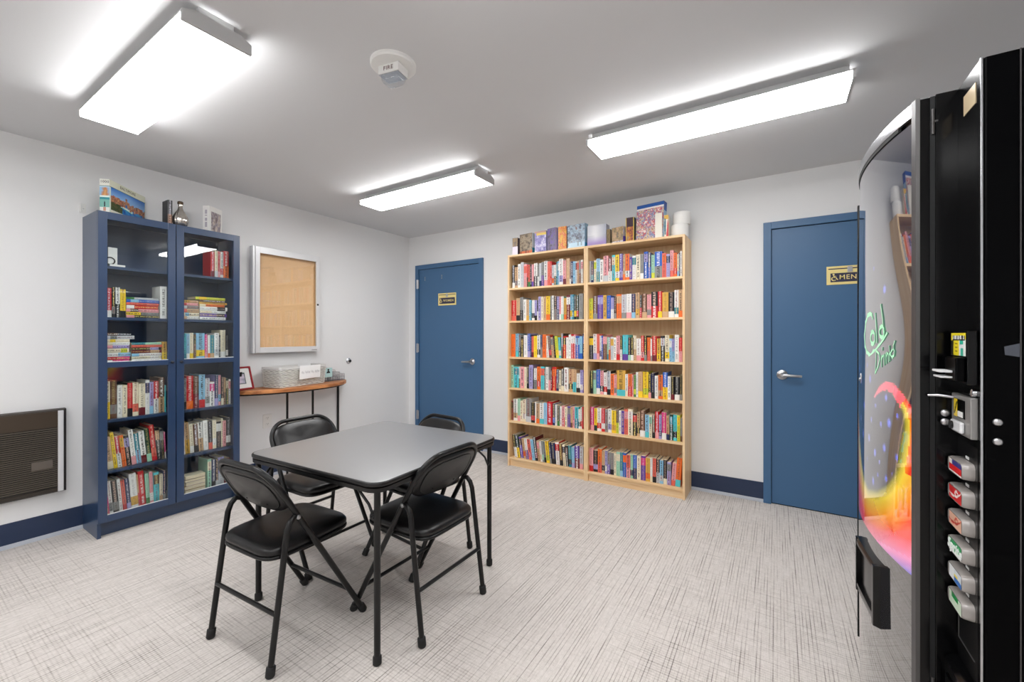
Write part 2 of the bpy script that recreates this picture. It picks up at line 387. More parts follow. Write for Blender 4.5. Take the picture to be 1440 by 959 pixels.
t = thing('fire_alarm_strobe', 'round white ceiling fire alarm with clear strobe dome', 'fire alarm', (2.394, -2.395, H_), math.radians(11))
b = MB(); b.lathe([(0.098, 0), (0.098, -0.011), (0.093, -0.017), (0.074, -0.019), (0.058, -0.0175), (0.05, -0.019), (0.001, -0.02)][::-1], 48); b.build('base_ring', m_white, t, smooth=35)
b = MB(); b.box((-0.052, -0.036, -0.056), (0.052, 0.036, -0.018)); b.build('strobe_housing', m_white, t, bevel=0.002)
b = MB(); b.text('FIRE', 0.025, facing((0, -0.0365, -0.037), (0, -1, 0)), bold=0.0); b.build('lettering', plain('alarm_red', rgb(90, 50, 48), 0.5), t)
b = MB(); b.box((-0.050, -0.034, -0.0595), (0.050, 0.034, -0.0565)); b.build('reflector', m_chrome, t)
b = MB()
rings = []
for i in range(7):
    a = i/6*PI/2; rings.append([Vector((x*math.cos(a)**0.7 if i < 6 else x*0.05, y*math.cos(a)**0.7 if i < 6 else y*0.05, -0.060-0.040*math.sin(a))) for x, y in rrect(0.048, 0.032, 0.012, 4)])
b.loft(rings, capa=False); b.build('strobe_dome', clear('strobe_plastic', (0.9, 0.92, 0.94, 1), 1.5, gain=1.6), t, smooth=60)
for x in (-0.055, 0.0):
    b = MB(); b.lathe([(0.004, -0.0215), (0.004, -0.018)], 10, M=Matrix.Translation((x, 0.055, 0))); b.build('screw', m_dark, t)

# ------------------------------------------------------------------ vending machine (front faces -x, stands against the right wall)
BX, BY, BR = 5.31, -1.917, 1.25                     # plan circle of the bowed front
YN, YF, YB0, YB1 = -2.416, -1.48, -2.274, -1.560    # near side, far side, ends of the bow
XP, XB = 4.180, 4.112                               # button panel plane, ends of the bow
HM = 1.830
def bowx(y, off=0.0): return BX-math.sqrt((BR+off)**2-(y-BY)**2)
m_vblack = plain('machine_black', rgb(4, 4, 5), 0.16, spec=0.28)
m_vmat = plain('machine_textured_black', rgb(2, 2, 3), 0.32, spec=0.06)
m_vtrim = plain('machine_trim', rgb(196, 198, 202), 0.22, metal=0.9)
m_vgrey = plain('machine_edge_grey', rgb(74, 72, 72), 0.36, metal=0.3)
vm = thing('vending_machine', 'tall black drinks vending machine with bowed glossy front reading Cold Drinks', 'vending machine', (0, 0, 0))
b = MB(); b.box((XP+0.004, YN, 0.07), (5.0, YF, HM)); b.build('cabinet', m_vmat, vm, bevel=0.004)
for x in (4.27, 4.93):
    for y in (-2.36, -1.54):
        b = MB(); b.lathe([(0.022, 0), (0.024, 0.01), (0.012, 0.014), (0.012, 0.075)], 16, M=Matrix.Translation((x, y, 0))); b.build('levelling_foot', m_black, vm, smooth=40)
# door body that carries the bow
ys = [YB0+(YB1-YB0)*i/40 for i in range(41)]
poly = [(XP+0.004, YB0-0.004), (XB+0.004, YB0-0.004)]+[(bowx(y, -0.006), y) for y in ys]+[(XP+0.004, YB1+0.02)]
b = MB(); b.prism(poly[::-1], 0.075, HM-0.004); b.build('bowed_door', m_vblack, vm, smooth=30)
# the step between the bow and the button panel, in two leaves with the hinge gap between them
b = MB(); b.box((4.142, YB0-0.0105, 0.08), (XP+0.004, YB0-0.0045, HM-0.001)); b.build('side_return', m_vblack, vm, bevel=0.0015)
b = MB(); b.box((4.133, YB0-0.008, 0.08), (4.1415, YB0-0.0045, HM-0.004)); b.build('hinge_gap', m_dark, vm)
for z in (0.40, 1.765):
    b = MB(); b.tube([(4.1375, YB0-0.009, z-0.03), (4.1375, YB0-0.009, z+0.03)], 0.0032, 10); b.box((4.134, YB0-0.0115, z-0.002), (4.146, YB0-0.0085, z+0.002)); b.build('door_hinge', m_vgrey, vm)
# grey rim: near upright and the bright curved top trim
b = MB(); b.loft([[Vector((x, y, z)) for x, y in ((XB+0.004, YB0-0.006), (XB-0.004, YB0-0.004), (bowx(YB0+0.013)-0.005, YB0+0.013), (bowx(YB0+0.013)+0.003, YB0+0.013))] for z in (0.085, HM)])
b.build('door_rim', m_vgrey, vm, bevel=0.001)
b = MB(); rings = []
for y in ys:
    x = bowx(y); rings.append([Vector((x+0.02, y, HM)), Vector((x-0.001, y, HM)), Vector((x-0.005, y, HM-0.008)), Vector((x-0.004, y, HM-0.036)), Vector((x+0.004, y, HM-0.036))])
b.loft(rings); b.build('top_trim', m_vtrim, vm, smooth=35)
b = MB(); rings = []
for y in ys[4:]:
    x = bowx(y); rings.append([Vector((x+0.003, y, HM-0.036)), Vector((x-0.003, y, HM-0.036)), Vector((x-0.003, y, HM-0.046)), Vector((x+0.003, y, HM-0.046))])
b.loft(rings); b.build('seal', m_dark, vm, smooth=35)
# printed front panel
RING = [(-2.06, 1.07), (-2.085, 1.088), (-2.109, 1.101), (-2.146, 1.113), (-2.184, 1.107), (-2.218, 1.086), (-2.243, 1.063), (-2.255, 1.033), (-2.257, 0.997), (-2.247, 0.95), (-2.233, 0.901), (-2.207, 0.858), (-2.16, 0.813), (-2.09, 0.775), (-1.997, 0.752), (-1.933, 0.775), (-1.886, 0.817), (-1.85, 0.87), (-1.80, 0.95), (-1.74, 1.02)]
def seg_dist(p, pts):
    best = (9, 0, 0); tot = len(pts)-1
    for i in range(tot):
        ax, ay = pts[i]; bx_, by_ = pts[i+1]; dx, dy = bx_-ax, by_-ay
        t_ = max(0, min(1, ((p[0]-ax)*dx+(p[1]-ay)*dy)/(dx*dx+dy*dy))); qx, qy = ax+t_*dx, ay+t_*dy
        d = math.hypot(p[0]-qx, p[1]-qy)
        if d < best[0]: best = (d, (i+t_)/tot, dx*(p[1]-qy)-dy*(p[0]-qx))
    return best
def mixc(a, b_, t_): t_ = max(0, min(1, t_)); return tuple(x*(1-t_)+y*t_ for x, y in zip(a, b_))
DOTS = [(-2.07, 1.047), (-2.143, 1.08), (-2.16, 1.013), (-2.034, 0.999), (-2.132, 0.938), (-2.088, 0.849), (-2.143, 0.856), (-1.933, 0.936), (-2.202, 1.04), (-2.065, 0.908), (-1.99, 0.87), (-2.20, 0.93), (-1.95, 1.03), (-2.11, 1.00), (-2.01, 0.94), (-2.18, 0.88), (-1.90, 1.10), (-2.02, 1.12), (-1.99, 1.16), (-2.13, 1.38), (-2.05, 1.45), (-1.89, 0.98), (-1.85, 1.14), (-1.95, 0.83), (-2.05, 0.82), (-2.10, 0.89)]
base = (0.010, 0.013, 0.030, 1)
RED = rgb(232, 28, 24); ORG = rgb(246, 140, 22); YEL = rgb(236, 206, 60); PNK = rgb(224, 120, 176); BLU = rgb(50, 84, 190); GRN = rgb(92, 110, 46)
def graphic(y, z):
    if z < 0.652: return (0.006, 0.006, 0.008, 1)
    col = base
    d, t_, sd = seg_dist((y, z), RING)
    out = sd < 0                                     # outside of the loop
    wid = 0.004+0.030*min(1, t_*2.2)
    below = z < 0.86 and out
    if below or (out and t_ > 0.5 and z < 0.90):
        q = d/0.11
        col = mixc(YEL, ORG, q*2.2) if q < 0.45 else mixc(ORG, RED, (q-0.45)*3.0)
        fall = (z-0.652)/0.10+(y+2.26)*2.2           # lower near corner turns pink, then blue
        if fall < 1.0: col = mixc(PNK, col, fall*1.6-0.45)
        if fall < 0.45: col = mixc(BLU, PNK, fall*2.6)
        if y > -1.86: col = mixc(col, base, (y+1.86)/0.12)
    elif d < wid:
        q = d/wid
        if out: col = mixc(ORG, RED, q*1.6); col = mixc(col, base, (q-0.75)*4)
        else: col = mixc(YEL, GRN, q*1.1); col = mixc(col, base, (q-0.6)*2.5)
        if t_ < 0.28: col = mixc(RED, PNK, 0.3) if q < 0.8 else col
    else:
        for i, (a, c_) in enumerate(DOTS):
            r = math.hypot((y-a), (z-c_)*0.75)/(0.006+0.006*((i*37) % 5)/4)
            if r < 1: col = mixc(rgb(86, 110, 235), base, r*r)
        if d < 0.06 and not out: col = mixc(mixc(base, rgb(20, 34, 96), 0.6), col, d/0.06) if col == base else col
    return col
b = MB(); ny, nz = 110, 300; z0, z1 = 0.10, HM-0.05
ya, yb = YB0+0.012, YB1
def pp(y, z): return Vector((bowx(y)-0.001-0.004*math.sin((z-0.10)/(HM-0.15)*PI), y, z))
grid = [[pp(ya+(yb-ya)*i/ny, z0+(z1-z0)*j/nz) for j in range(nz+1)] for i in range(ny+1)]
vs = [p for r in grid for p in r]; fs = []; cs = []
for i in range(ny):
    for j in range(nz):
        fs.append((i*(nz+1)+j, i*(nz+1)+j+1, (i+1)*(nz+1)+j+1, (i+1)*(nz+1)+j)); cs.append(graphic(ya+(yb-ya)*(i+.5)/ny, z0+(z1-z0)*(j+.5)/nz))
b.v = vs; b.f = fs; b.mi = [0]*len(fs); b.c = cs; b.k = [None]*len(fs); b.uv = [None]*len(fs)
m_front = printed('machine_front_print', 0.03, coat=1.0)
m_front.node_tree.nodes['Principled BSDF'].inputs['Specular IOR Level'].default_value = 0.6
m_front.node_tree.links.new(m_front.node_tree.nodes['Attribute'].outputs['Color'], m_front.node_tree.nodes['Principled BSDF'].inputs['Emission Color'])
m_front.node_tree.nodes['Principled BSDF'].inputs['Emission Strength'].default_value = 0.55   # the sheet is lit from behind
m_front.node_tree.nodes['Principled BSDF'].inputs['Coat IOR'].default_value = 2.1
panel = b.build('front_panel', m_front, vm)
for p in panel.data.polygons: p.use_smooth = True
def sheet_normal(y, z):            # the thin sheet is stretched flatter in its middle than the trim that holds it
    f = min(1, max(0, (z-0.10)/1.68)); k = 0.60-0.24*math.exp(-((z-1.24)/0.26)**2)
    return Vector((-1.0, (y-BY)/BR*k, 0.0)).normalized()
panel.data.normals_split_custom_set_from_vertices([sheet_normal(v.co.y, v.co.z) for v in panel.data.vertices])
STROKES = [  # brush strokes of the words Cold Drinks, as (y, z) on the panel
 [(-2.039,1.301),(-2.031,1.313),(-2.016,1.317),(-1.99,1.313),(-1.963,1.292),(-1.948,1.251),(-1.956,1.218),(-1.98,1.2),(-2.007,1.193),(-2.05,1.206),(-2.092,1.224),(-2.124,1.243),(-2.145,1.26)],
 [(-2.06,1.244),(-2.058,1.235),(-2.051,1.229),(-2.041,1.226),(-2.031,1.228),(-2.024,1.235),(-2.021,1.244),(-2.024,1.253),(-2.031,1.26),(-2.041,1.263),(-2.051,1.26),(-2.058,1.253),(-2.06,1.244)],
 [(-2.063,1.314),(-2.07,1.276),(-2.077,1.232)],
 [(-2.127,1.261),(-2.125,1.254),(-2.119,1.248),(-2.111,1.246),(-2.103,1.248),(-2.097,1.254),(-2.095,1.262),(-2.097,1.269),(-2.103,1.275),(-2.111,1.277),(-2.119,1.274),(-2.125,1.269),(-2.127,1.261)],
 [(-2.104,1.337),(-2.117,1.298),(-2.126,1.246)],
 [(-2.071,1.206),(-2.071,1.179),(-2.065,1.142),(-2.088,1.163),(-2.099,1.184),(-2.094,1.199),(-2.074,1.206)],
 [(-2.111,1.194),(-2.112,1.164)], [(-2.111,1.184),(-2.118,1.193),(-2.124,1.196)], [(-2.129,1.198),(-2.13,1.17)], [(-2.117,1.217),(-2.117,1.211)],
 [(-2.139,1.202),(-2.142,1.175),(-2.141,1.192),(-2.147,1.203),(-2.153,1.199),(-2.156,1.18)],
 [(-2.158,1.222),(-2.162,1.184)], [(-2.176,1.215),(-2.162,1.201),(-2.177,1.19)],
 [(-2.187,1.237),(-2.181,1.226),(-2.181,1.215),(-2.186,1.209),(-2.183,1.198),(-2.177,1.196)]]
b = MB()
for k, st in enumerate(STROKES):
    r = 0.0066 if k < 5 else 0.0042
    pts = [pp(y, z)+Vector((-0.00015, 0, 0)) for y, z in st]
    for p, q in zip(pts, pts[1:]):                   # flat printed ribbon lying on the panel
        d = (q-p).normalized(); nrm = Vector((-1, 0, 0)); s_ = d.cross(nrm).normalized()*r
        b.face([p-s_-d*r*0.5, q-s_+d*r*0.5, q+s_+d*r*0.5, p+s_-d*r*0.5])
m_mint = plain('mint_print', rgb(178, 238, 196), 0.3)
_p = m_mint.node_tree.nodes['Principled BSDF']; _p.inputs['Emission Color'].default_value = rgb(178, 238, 196); _p.inputs['Emission Strength'].default_value = 0.25   # lit from behind like the sheet
b.build('lettering', m_mint, panel)
b = MB(); b.loft([[Vector((x, y, z)) for x, y in ((4.118, -1.588), (4.0845, -1.586), (4.087, -1.556), (4.118, -1.550))] for z in (0.085, HM-0.075)])
b.build('door_rim', m_vblack, vm, bevel=0.002)
# delivery door
dd = MB(); cy0, cy1, cz0, cz1, cxf = -2.092, -1.905, 0.415, 0.592, 4.041
def chx(y): return cxf+0.0135*(-1.93-y)/0.17 if y < -1.93 else cxf
yy = [cy0+(cy1-cy0)*i/12 for i in range(13)]
dd.loft([[Vector((bowx(y)+0.002, y, cz1)), Vector((chx(y)+0.004, y, cz1)), Vector((chx(y), y, cz1-0.006)), Vector((chx(y), y, cz1-0.020)), Vector((bowx(y)+0.002, y, cz1-0.024))] for y in yy])
dd.loft([[Vector((bowx(y)+0.002, y, cz0)), Vector((bowx(y)+0.002, y, cz0+0.030)), Vector((chx(y)+0.001, y, cz0+0.030)), Vector((chx(y), y, cz0+0.024)), Vector((chx(y)+0.006, y, cz0))] for y in yy])
for a_, c_ in ((cy0-0.010, cy0+0.004), (cy1-0.004, cy1+0.010)):
    dd.loft([[Vector((bowx(y)+0.003, y, cz0-0.003)), Vector((bowx(y)+0.003, y, cz1+0.001)), Vector((chx(y)-0.001, y, cz1-0.002)), Vector((chx(y)-0.001, y, cz0+0.004))] for y in (a_, c_)])
dl = dd.build('delivery_chute', plain('chute_black', rgb(5, 5, 6), 0.2, spec=0.4), vm, smooth=35)
b = MB(); b.loft([[Vector((bowx(y)-0.008, y, cz0+0.031)), Vector((bowx(y)-0.005, y, cz0+0.031)), Vector((bowx(y)-0.005, y, cz1-0.025)), Vector((bowx(y)-0.008, y, cz1-0.025))] for y in yy[1:-1]]); b.build('chute_flap', m_vblack, dl, smooth=40)
# button side
b = MB(); b.box((XP, YN+0.0005, 0.075), (XP+0.0035, YB0-0.011, HM-0.002)); b.build('control_panel', m_vblack, vm)
b = MB(); b.box((XP-0.0012, YN-0.0012, 0.075), (XP+0.0022, YN+0.003, HM-0.001)); b.build('corner_trim', m_vtrim, vm, bevel=0.0006)
b = MB(); b.box((4.2335, YN-0.0016, 0.075), (4.2355, YN+0.001, HM-0.001)); b.build('side_seam', m_vgrey, vm)
ac = MB(); ac.box((XP-0.018, -2.405, 1.146), (XP, -2.305, 1.262)); acc = ac.build('bill_acceptor', m_vblack, vm, bevel=0.002)
b = MB(); b.box((XP-0.034, -2.400, 1.152), (XP-0.0182, -2.330, 1.204)); b.build('bill_mouth', m_vmat, acc, bevel=0.003)
b = MB(); b.box((XP-0.056, -2.385, 1.170), (XP-0.0345, -2.335, 1.175)); b.box((XP-0.054, -2.385, 1.158), (XP-0.0345, -2.335, 1.162)); b.build('bill_tray', m_alu, acc, bevel=0.001)
st = MB()
def stick(u, v):
    if v > 0.72 and 0.12 < u < 0.9 and v < 0.9: return rgb(235, 235, 230) if int(u*16) % 3 else rgb(30, 30, 30)
    if 0.90 > v > 0.68 and 0.1 < u < 0.92: return rgb(30, 30, 28)
    if u > 0.56 and v < 0.70: return rgb(40, 180, 150) if (abs(u-0.74) < 0.10 and v < 0.34) or (abs(u-0.72) < 0.12 and 0.52 < v < 0.66) else rgb(232, 236, 230)
    if 0.26 < u < 0.42 and 0.1 < v < 0.62 and int(v*12) % 2 == 0: return rgb(140, 110, 20)
    if u < 0.14 and v < 0.66: return rgb(40, 38, 20)
    return rgb(240, 220, 40)
st.picture((XP-0.0186, -2.312, 1.207), (0, -0.088, 0), (0, 0, 0.050), 18, 18, stick); st.build('instruction_sticker', m_print, acc)
cm = MB(); cm.box((XP-0.012, -2.402, 1.030), (XP, -2.288, 1.118)); coin = cm.build('coin_mechanism', plain('coin_plate_grey', rgb(150, 148, 146), 0.35, metal=0.4), vm, bevel=0.002)
b = MB(); b.box((XP-0.0135, -2.372, 1.068), (XP-0.0122, -2.312, 1.108)); b.build('coin_window', m_vmat, coin)
b = MB(); b.picture((XP-0.0142, -2.312, 1.068), (0, -0.022, 0), (0, 0, 0.040), 10, 14, lambda u, v: rgb(30, 28, 20) if abs(u-v) < 0.14 and 0.15 < v < 0.85 else rgb(238, 206, 40)); b.build('warning_label', m_print, coin)
b = MB(); b.box((XP-0.015, -2.366, 1.070), (XP-0.0138, -2.338, 1.082)); b.build('coin_slot_plate', m_white, coin)
b = MB(); b.box((XP-0.020, -2.372, 1.036), (XP-0.0122, -2.310, 1.060)); b.build('coin_return_cup', m_alu, coin, bevel=0.003)
b = MB(); b.lathe([(0.009, 0), (0.009, 0.004), (0.004, 0.005)], 16, M=facing((XP-0.0205, -2.325, 1.048), (-1, 0, 0))); b.build('lock', m_dark, coin)
b = MB(); b.tube([(XP-0.012, -2.30, 1.108), (XP-0.035, -2.292, 1.110), (XP-0.052, -2.286, 1.108)], [0.003, 0.0034, 0.0028], 10); b.build('return_lever', m_satin, coin, smooth=60)
b = MB(); b.lathe([(0.010, 0), (0.009, 0.006), (0.005, 0.008)], 16, M=facing((XP, -2.385, 1.128), (-1, 0, 0))); b.build('key_lock', m_chrome, vm, smooth=40)
for y, z in ((4.203, 1.074), (4.203, 1.034)):
    b = MB(); b.lathe([(0.0078, 0), (0.0076, 0.002), (0.005, 0.0045), (0.001, 0.0055)], 20, M=facing((y, YN-0.0005, z), (0, -1, 0))); b.build('bolt_cap', m_satin, vm, smooth=60)
for z in (1.068, 1.047):
    b = MB(); b.lathe([(0.0085, 0), (0.0082, 0.002), (0.005, 0.0045), (0.001, 0.0055)], 20, M=facing((4.158, YB0-0.011, z), (0, -1, 0))); b.build('bolt_cap', m_satin, vm, smooth=60)
b = MB(); b.box((XP-0.0012, -2.388, 1.748), (XP-0.0001, -2.322, 1.792)); b.build('model_plate', plain('yellowed_label', rgb(206, 186, 150), 0.45), vm)
b = MB(); b.face([(4.213, YN-0.0008, 1.212), (4.236, YN-0.0008, 1.208), (4.234, YN-0.0008, 1.236), (4.212, YN-0.0008, 1.229)]); b.build('sticker_remnant', plain('old_sticker', rgb(70, 74, 84), 0.5), vm)
b = MB(); b.box((XP-0.0008, -2.400, 0.50), (XP-0.0001, -2.240-0.045, 1.012)); b.build('button_bezel', plain('bezel_black', rgb(13, 13, 14), 0.25), vm)
m_lens = plain('button_lens', rgb(158, 152, 148), 0.22, coat=0.6)
def lbl_red(u, v): return rgb(60, 60, 130) if v > 0.62 and u > 0.25 else (rgb(232, 226, 222) if v > 0.62 or v < 0.12 else rgb(214, 30, 34))
def lbl_swirl(bg, fg):
    def f(u, v):
        return fg if abs(v-(0.30+0.45*(u-0.3)**2*3)) < 0.07 or (abs(math.hypot((u-.62)*1.6, v-.60)-.2) < .07) else bg
    return f
def lbl_green(u, v): return rgb(20, 150, 84) if v > 0.2+0.3*abs(u-0.5) else rgb(236, 240, 236)
def lbl_blue(u, v): return rgb(236, 238, 240) if u < 0.4 else (rgb(60, 120, 200) if v < 0.45 else (rgb(240, 214, 60) if v < 0.58 and u < 0.7 else rgb(214, 220, 226)))
def lbl_pale(u, v): return rgb(30, 140, 70) if v > 0.55 and 0.2 < u < 0.75 else rgb(206, 222, 200)
BTN = [(0.955, lbl_red, None), (0.894, lbl_swirl(rgb(206, 40, 44), rgb(240, 225, 220)), None), (0.833, lbl_swirl(rgb(226, 176, 150), rgb(190, 60, 50)), None),
       (0.772, lbl_green, 'Sprite'), (0.711, lbl_blue, 'cool'), (0.652, lbl_pale, None)]
for zc, fn, word in BTN:
    y0, y1, hh, dp = -2.388, -2.292, 0.0185, 0.020
    o = MB(); back = rrect((y1-y0)/2, hh, 0.012, 5); rings = []
    for sc, dx in ((1.0, 0), (1.0, 0.006), (0.95, 0.016), (0.86, dp)):
        rings.append([Vector((XP-dx, (y0+y1)/2+p[0]*(0.5+sc/2), zc+p[1]*sc)) for p in back])
    o.loft(rings, capa=False); bt = o.build('selection_button', m_lens, vm, smooth=30)
    p = MB(); p.picture((XP-dp-0.0004, y1-0.014, zc-hh+0.0045), (0, -(y1-y0-0.021), 0), (0, 0, 2*hh-0.009), 24, 10, fn)
    if word == 'Sprite': p.text('Sprite', 0.031, facing((XP-dp-0.001, (y0+y1)/2-0.001, zc), (-1, 0, 0)), shear=0.2, col=rgb(245, 248, 246), bold=0.0006)
    p.build('flavour_label', m_print, bt)
    q = MB()
    for k in range(3): q.box((XP-0.0016, -2.353+k*0.0065, zc+hh+0.003), (XP-0.0009, -2.3485+k*0.0065, zc+hh+0.009))
    q.build('price_label', plain('price_white', rgb(226, 226, 224), 0.5), vm)
b = MB(); b.tube([(XP-0.001, -2.292, 0.552), (XP-0.001, -2.386, 0.552)], 0.0012, 6); b.tube([(XP-0.001, -2.292, 0.552), (XP-0.001, -2.292, 0.62)], 0.0009, 6); b.build('panel_line', m_vgrey, vm)
b = MB()
b.loft([[Vector((XP-d, y, z)) for d, z in ((0, 0.375), (0.022, 0.372), (0.024, 0.492), (0.014, 0.505), (0, 0.508))] for y in (-2.408, -2.286)]); cr = b.build('coin_return', m_vblack, vm, bevel=0.003)
b = MB(); b.box((XP-0.026, -2.395, 0.38), (XP-0.0242, -2.300, 0.465)); b.build('return_flap', m_vmat, cr, bevel=0.001)

# ------------------------------------------------------------------ navy cabinet with glass doors (front faces +x)
CY0, CY1, CD = -2.866, -2.068, 0.300
cab = thing('glass_door_bookcase', 'tall navy blue bookcase with two glass doors against left wall', 'bookcase', (0.002, 0, 0))
for y in (CY0, CY1-0.018):
    b = MB(); b.box((0, y, 0), (CD, y+0.018, 2.02)); b.build('side_panel', m_navy, cab, bevel=0.001)
b = MB(); b.box((0, CY0+0.018, 0.08), (0.006, CY1-0.018, 2.00)); b.build('back_panel', m_navy, cab)
b = MB(); b.box((0, CY0+0.018, 2.002), (CD, CY1-0.018, 2.02)); b.build('top_panel', m_navy, cab)
b = MB(); b.box((CD-0.062, CY0+0.018, 0), (CD-0.045, CY1-0.018, 0.090)); b.build('plinth', m_navy, cab)
CSH = [0.108, 0.402, 0.722, 1.076, 1.366, 1.688]     # upper faces of the shelves
for z in CSH:
    b = MB(); b.box((0.006, CY0+0.018, z-0.018), (CD-0.022, CY1-0.018, z)); b.build('shelf', m_navy, cab, bevel=0.0008)
DX0, DX1 = CD+0.001, CD+0.019
for y0, y1, kn, hy in ((CY0, -2.4745, -2.500, CY0), (-2.4695, CY1, -2.448, CY1)):
    sw = 0.043; b = MB(); zb, zt, zr = 0.096, 2.017, 1.072
    b.box((DX0, y0, zb), (DX1, y0+sw, zt)); b.box((DX0, y1-sw, zb), (DX1, y1, zt))
    for a, c in ((zb, zb+0.043), (zr-0.021, zr+0.013), (zt-0.046, zt)): b.box((DX0, y0+sw, a), (DX1, y1-sw, c))
    dr = b.build('glass_door', m_navy, cab, bevel=0.0012)
    b = MB()
    for a, c in ((zb+0.043, zr-0.021), (zr+0.013, zt-0.046)): b.box((DX0+0.007, y0+sw-0.004, a-0.002), (DX0+0.011, y1-sw+0.004, c+0.002))
    b.build('glass_pane', m_glass, dr)
    for za in (zb+0.0425, zr+0.0125):
        b = MB(); b.box((DX1-0.008, y0+sw-0.001, za), (DX1-0.001, y1-sw+0.001, za+0.004)); b.build('glazing_strip', m_alu, dr)
    b = MB(); b.lathe([(0.005, 0), (0.0045, 0.010), (0.010, 0.016), (0.010, 0.022), (0.006, 0.025)], 18, M=facing((DX1, kn, zr-0.004), (1, 0, 0))); b.build('knob', plain('knob_navy', rgb(24, 30, 44), 0.35), dr, smooth=40)

# ------------------------------------------------------------------ two birch bookcases along the back wall (front faces -y)
WY0, WD = -0.291, 0.28
WSH = [0.082, 0.434, 0.750, 1.046, 1.391, 1.704]
def birch_case(x0, label):
    t = thing('birch_bookcase', label, 'bookcase', (x0, WY0+WD, 0), 0, 'birch bookcases on the back wall')
    wv = 0.800
    for x in (0, wv-0.018):
        b = MB(); b.box((x, -WD, 0), (x+0.018, 0, 2.02)); b.build('side_panel', m_birch, t, bevel=0.0008)
    b = MB(); b.box((0.018, -0.007, 0.06), (wv-0.018, -0.001, 2.01)); b.build('back_panel', m_birch, t)
    b = MB(); b.box((0.018, -WD, 2.002), (wv-0.018, -0.008, 2.02)); b.build('top_panel', m_birch_h, t, bevel=0.0008)
    b = MB(); b.box((0.018, -WD+0.020, 0), (wv-0.018, -WD+0.036, 0.060)); b.build('plinth', m_birch_h, t)
    for z in WSH:
        b = MB(); b.box((0.018, -WD+0.002, z-0.018), (wv-0.018, -0.008, z)); b.build('shelf', m_birch_h, t, bevel=0.0008)
    return t
LX, RXX = 1.6306, 2.4306+0.0005
birch_case(LX, 'left one of the two pale birch bookcases, nearer the WOMEN door')
birch_case(RXX, 'right one of the two pale birch bookcases, nearer the MEN door')

# ------------------------------------------------------------------ books
PAL = {'W': ('white', (236,234,230)), 'C': ('cream', (234,222,194)), 'K': ('black', (26,26,30)), 'G': ('grey', (140,140,138)), 'S': ('silver', (198,201,206)),
 'R': ('red', (202,28,34)), 'D': ('maroon', (112,26,38)), 'P': ('pink', (234,160,164)), 'H': ('magenta', (214,44,124)), 'O': ('orange', (236,112,40)),
 'Y': ('yellow', (246,208,44)), 'M': ('golden', (218,170,72)), 'B': ('blue', (34,92,186)), 'N': ('navy', (28,40,86)), 'L': ('pale blue', (142,194,224)),
 'T': ('teal', (32,128,146)), 'A': ('turquoise', (84,196,206)), 'E': ('green', (66,126,66)), 'F': ('dark green', (32,62,48)), 'I': ('lime', (206,212,62)),
 'V': ('purple', (94,62,156)), 'U': ('lavender', (168,160,210)), 'Z': ('brown', (108,74,54)), 'X': ('tan', (206,168,128)), 'J': ('coral', (226,104,86)), 'Q': ('mint', (160,208,180))}
rnd = random.Random(7)
def inkfor(c):
    r, g, b_ = PAL[c][1]; lum = 0.3*r+0.59*g+0.11*b_
    return rnd.choice([(30,30,34), (40,40,60), (120,30,30), (60,50,40)]) if lum > 135 else rnd.choice([(240,238,232), (236,214,130), (230,230,240), (225,190,170)])
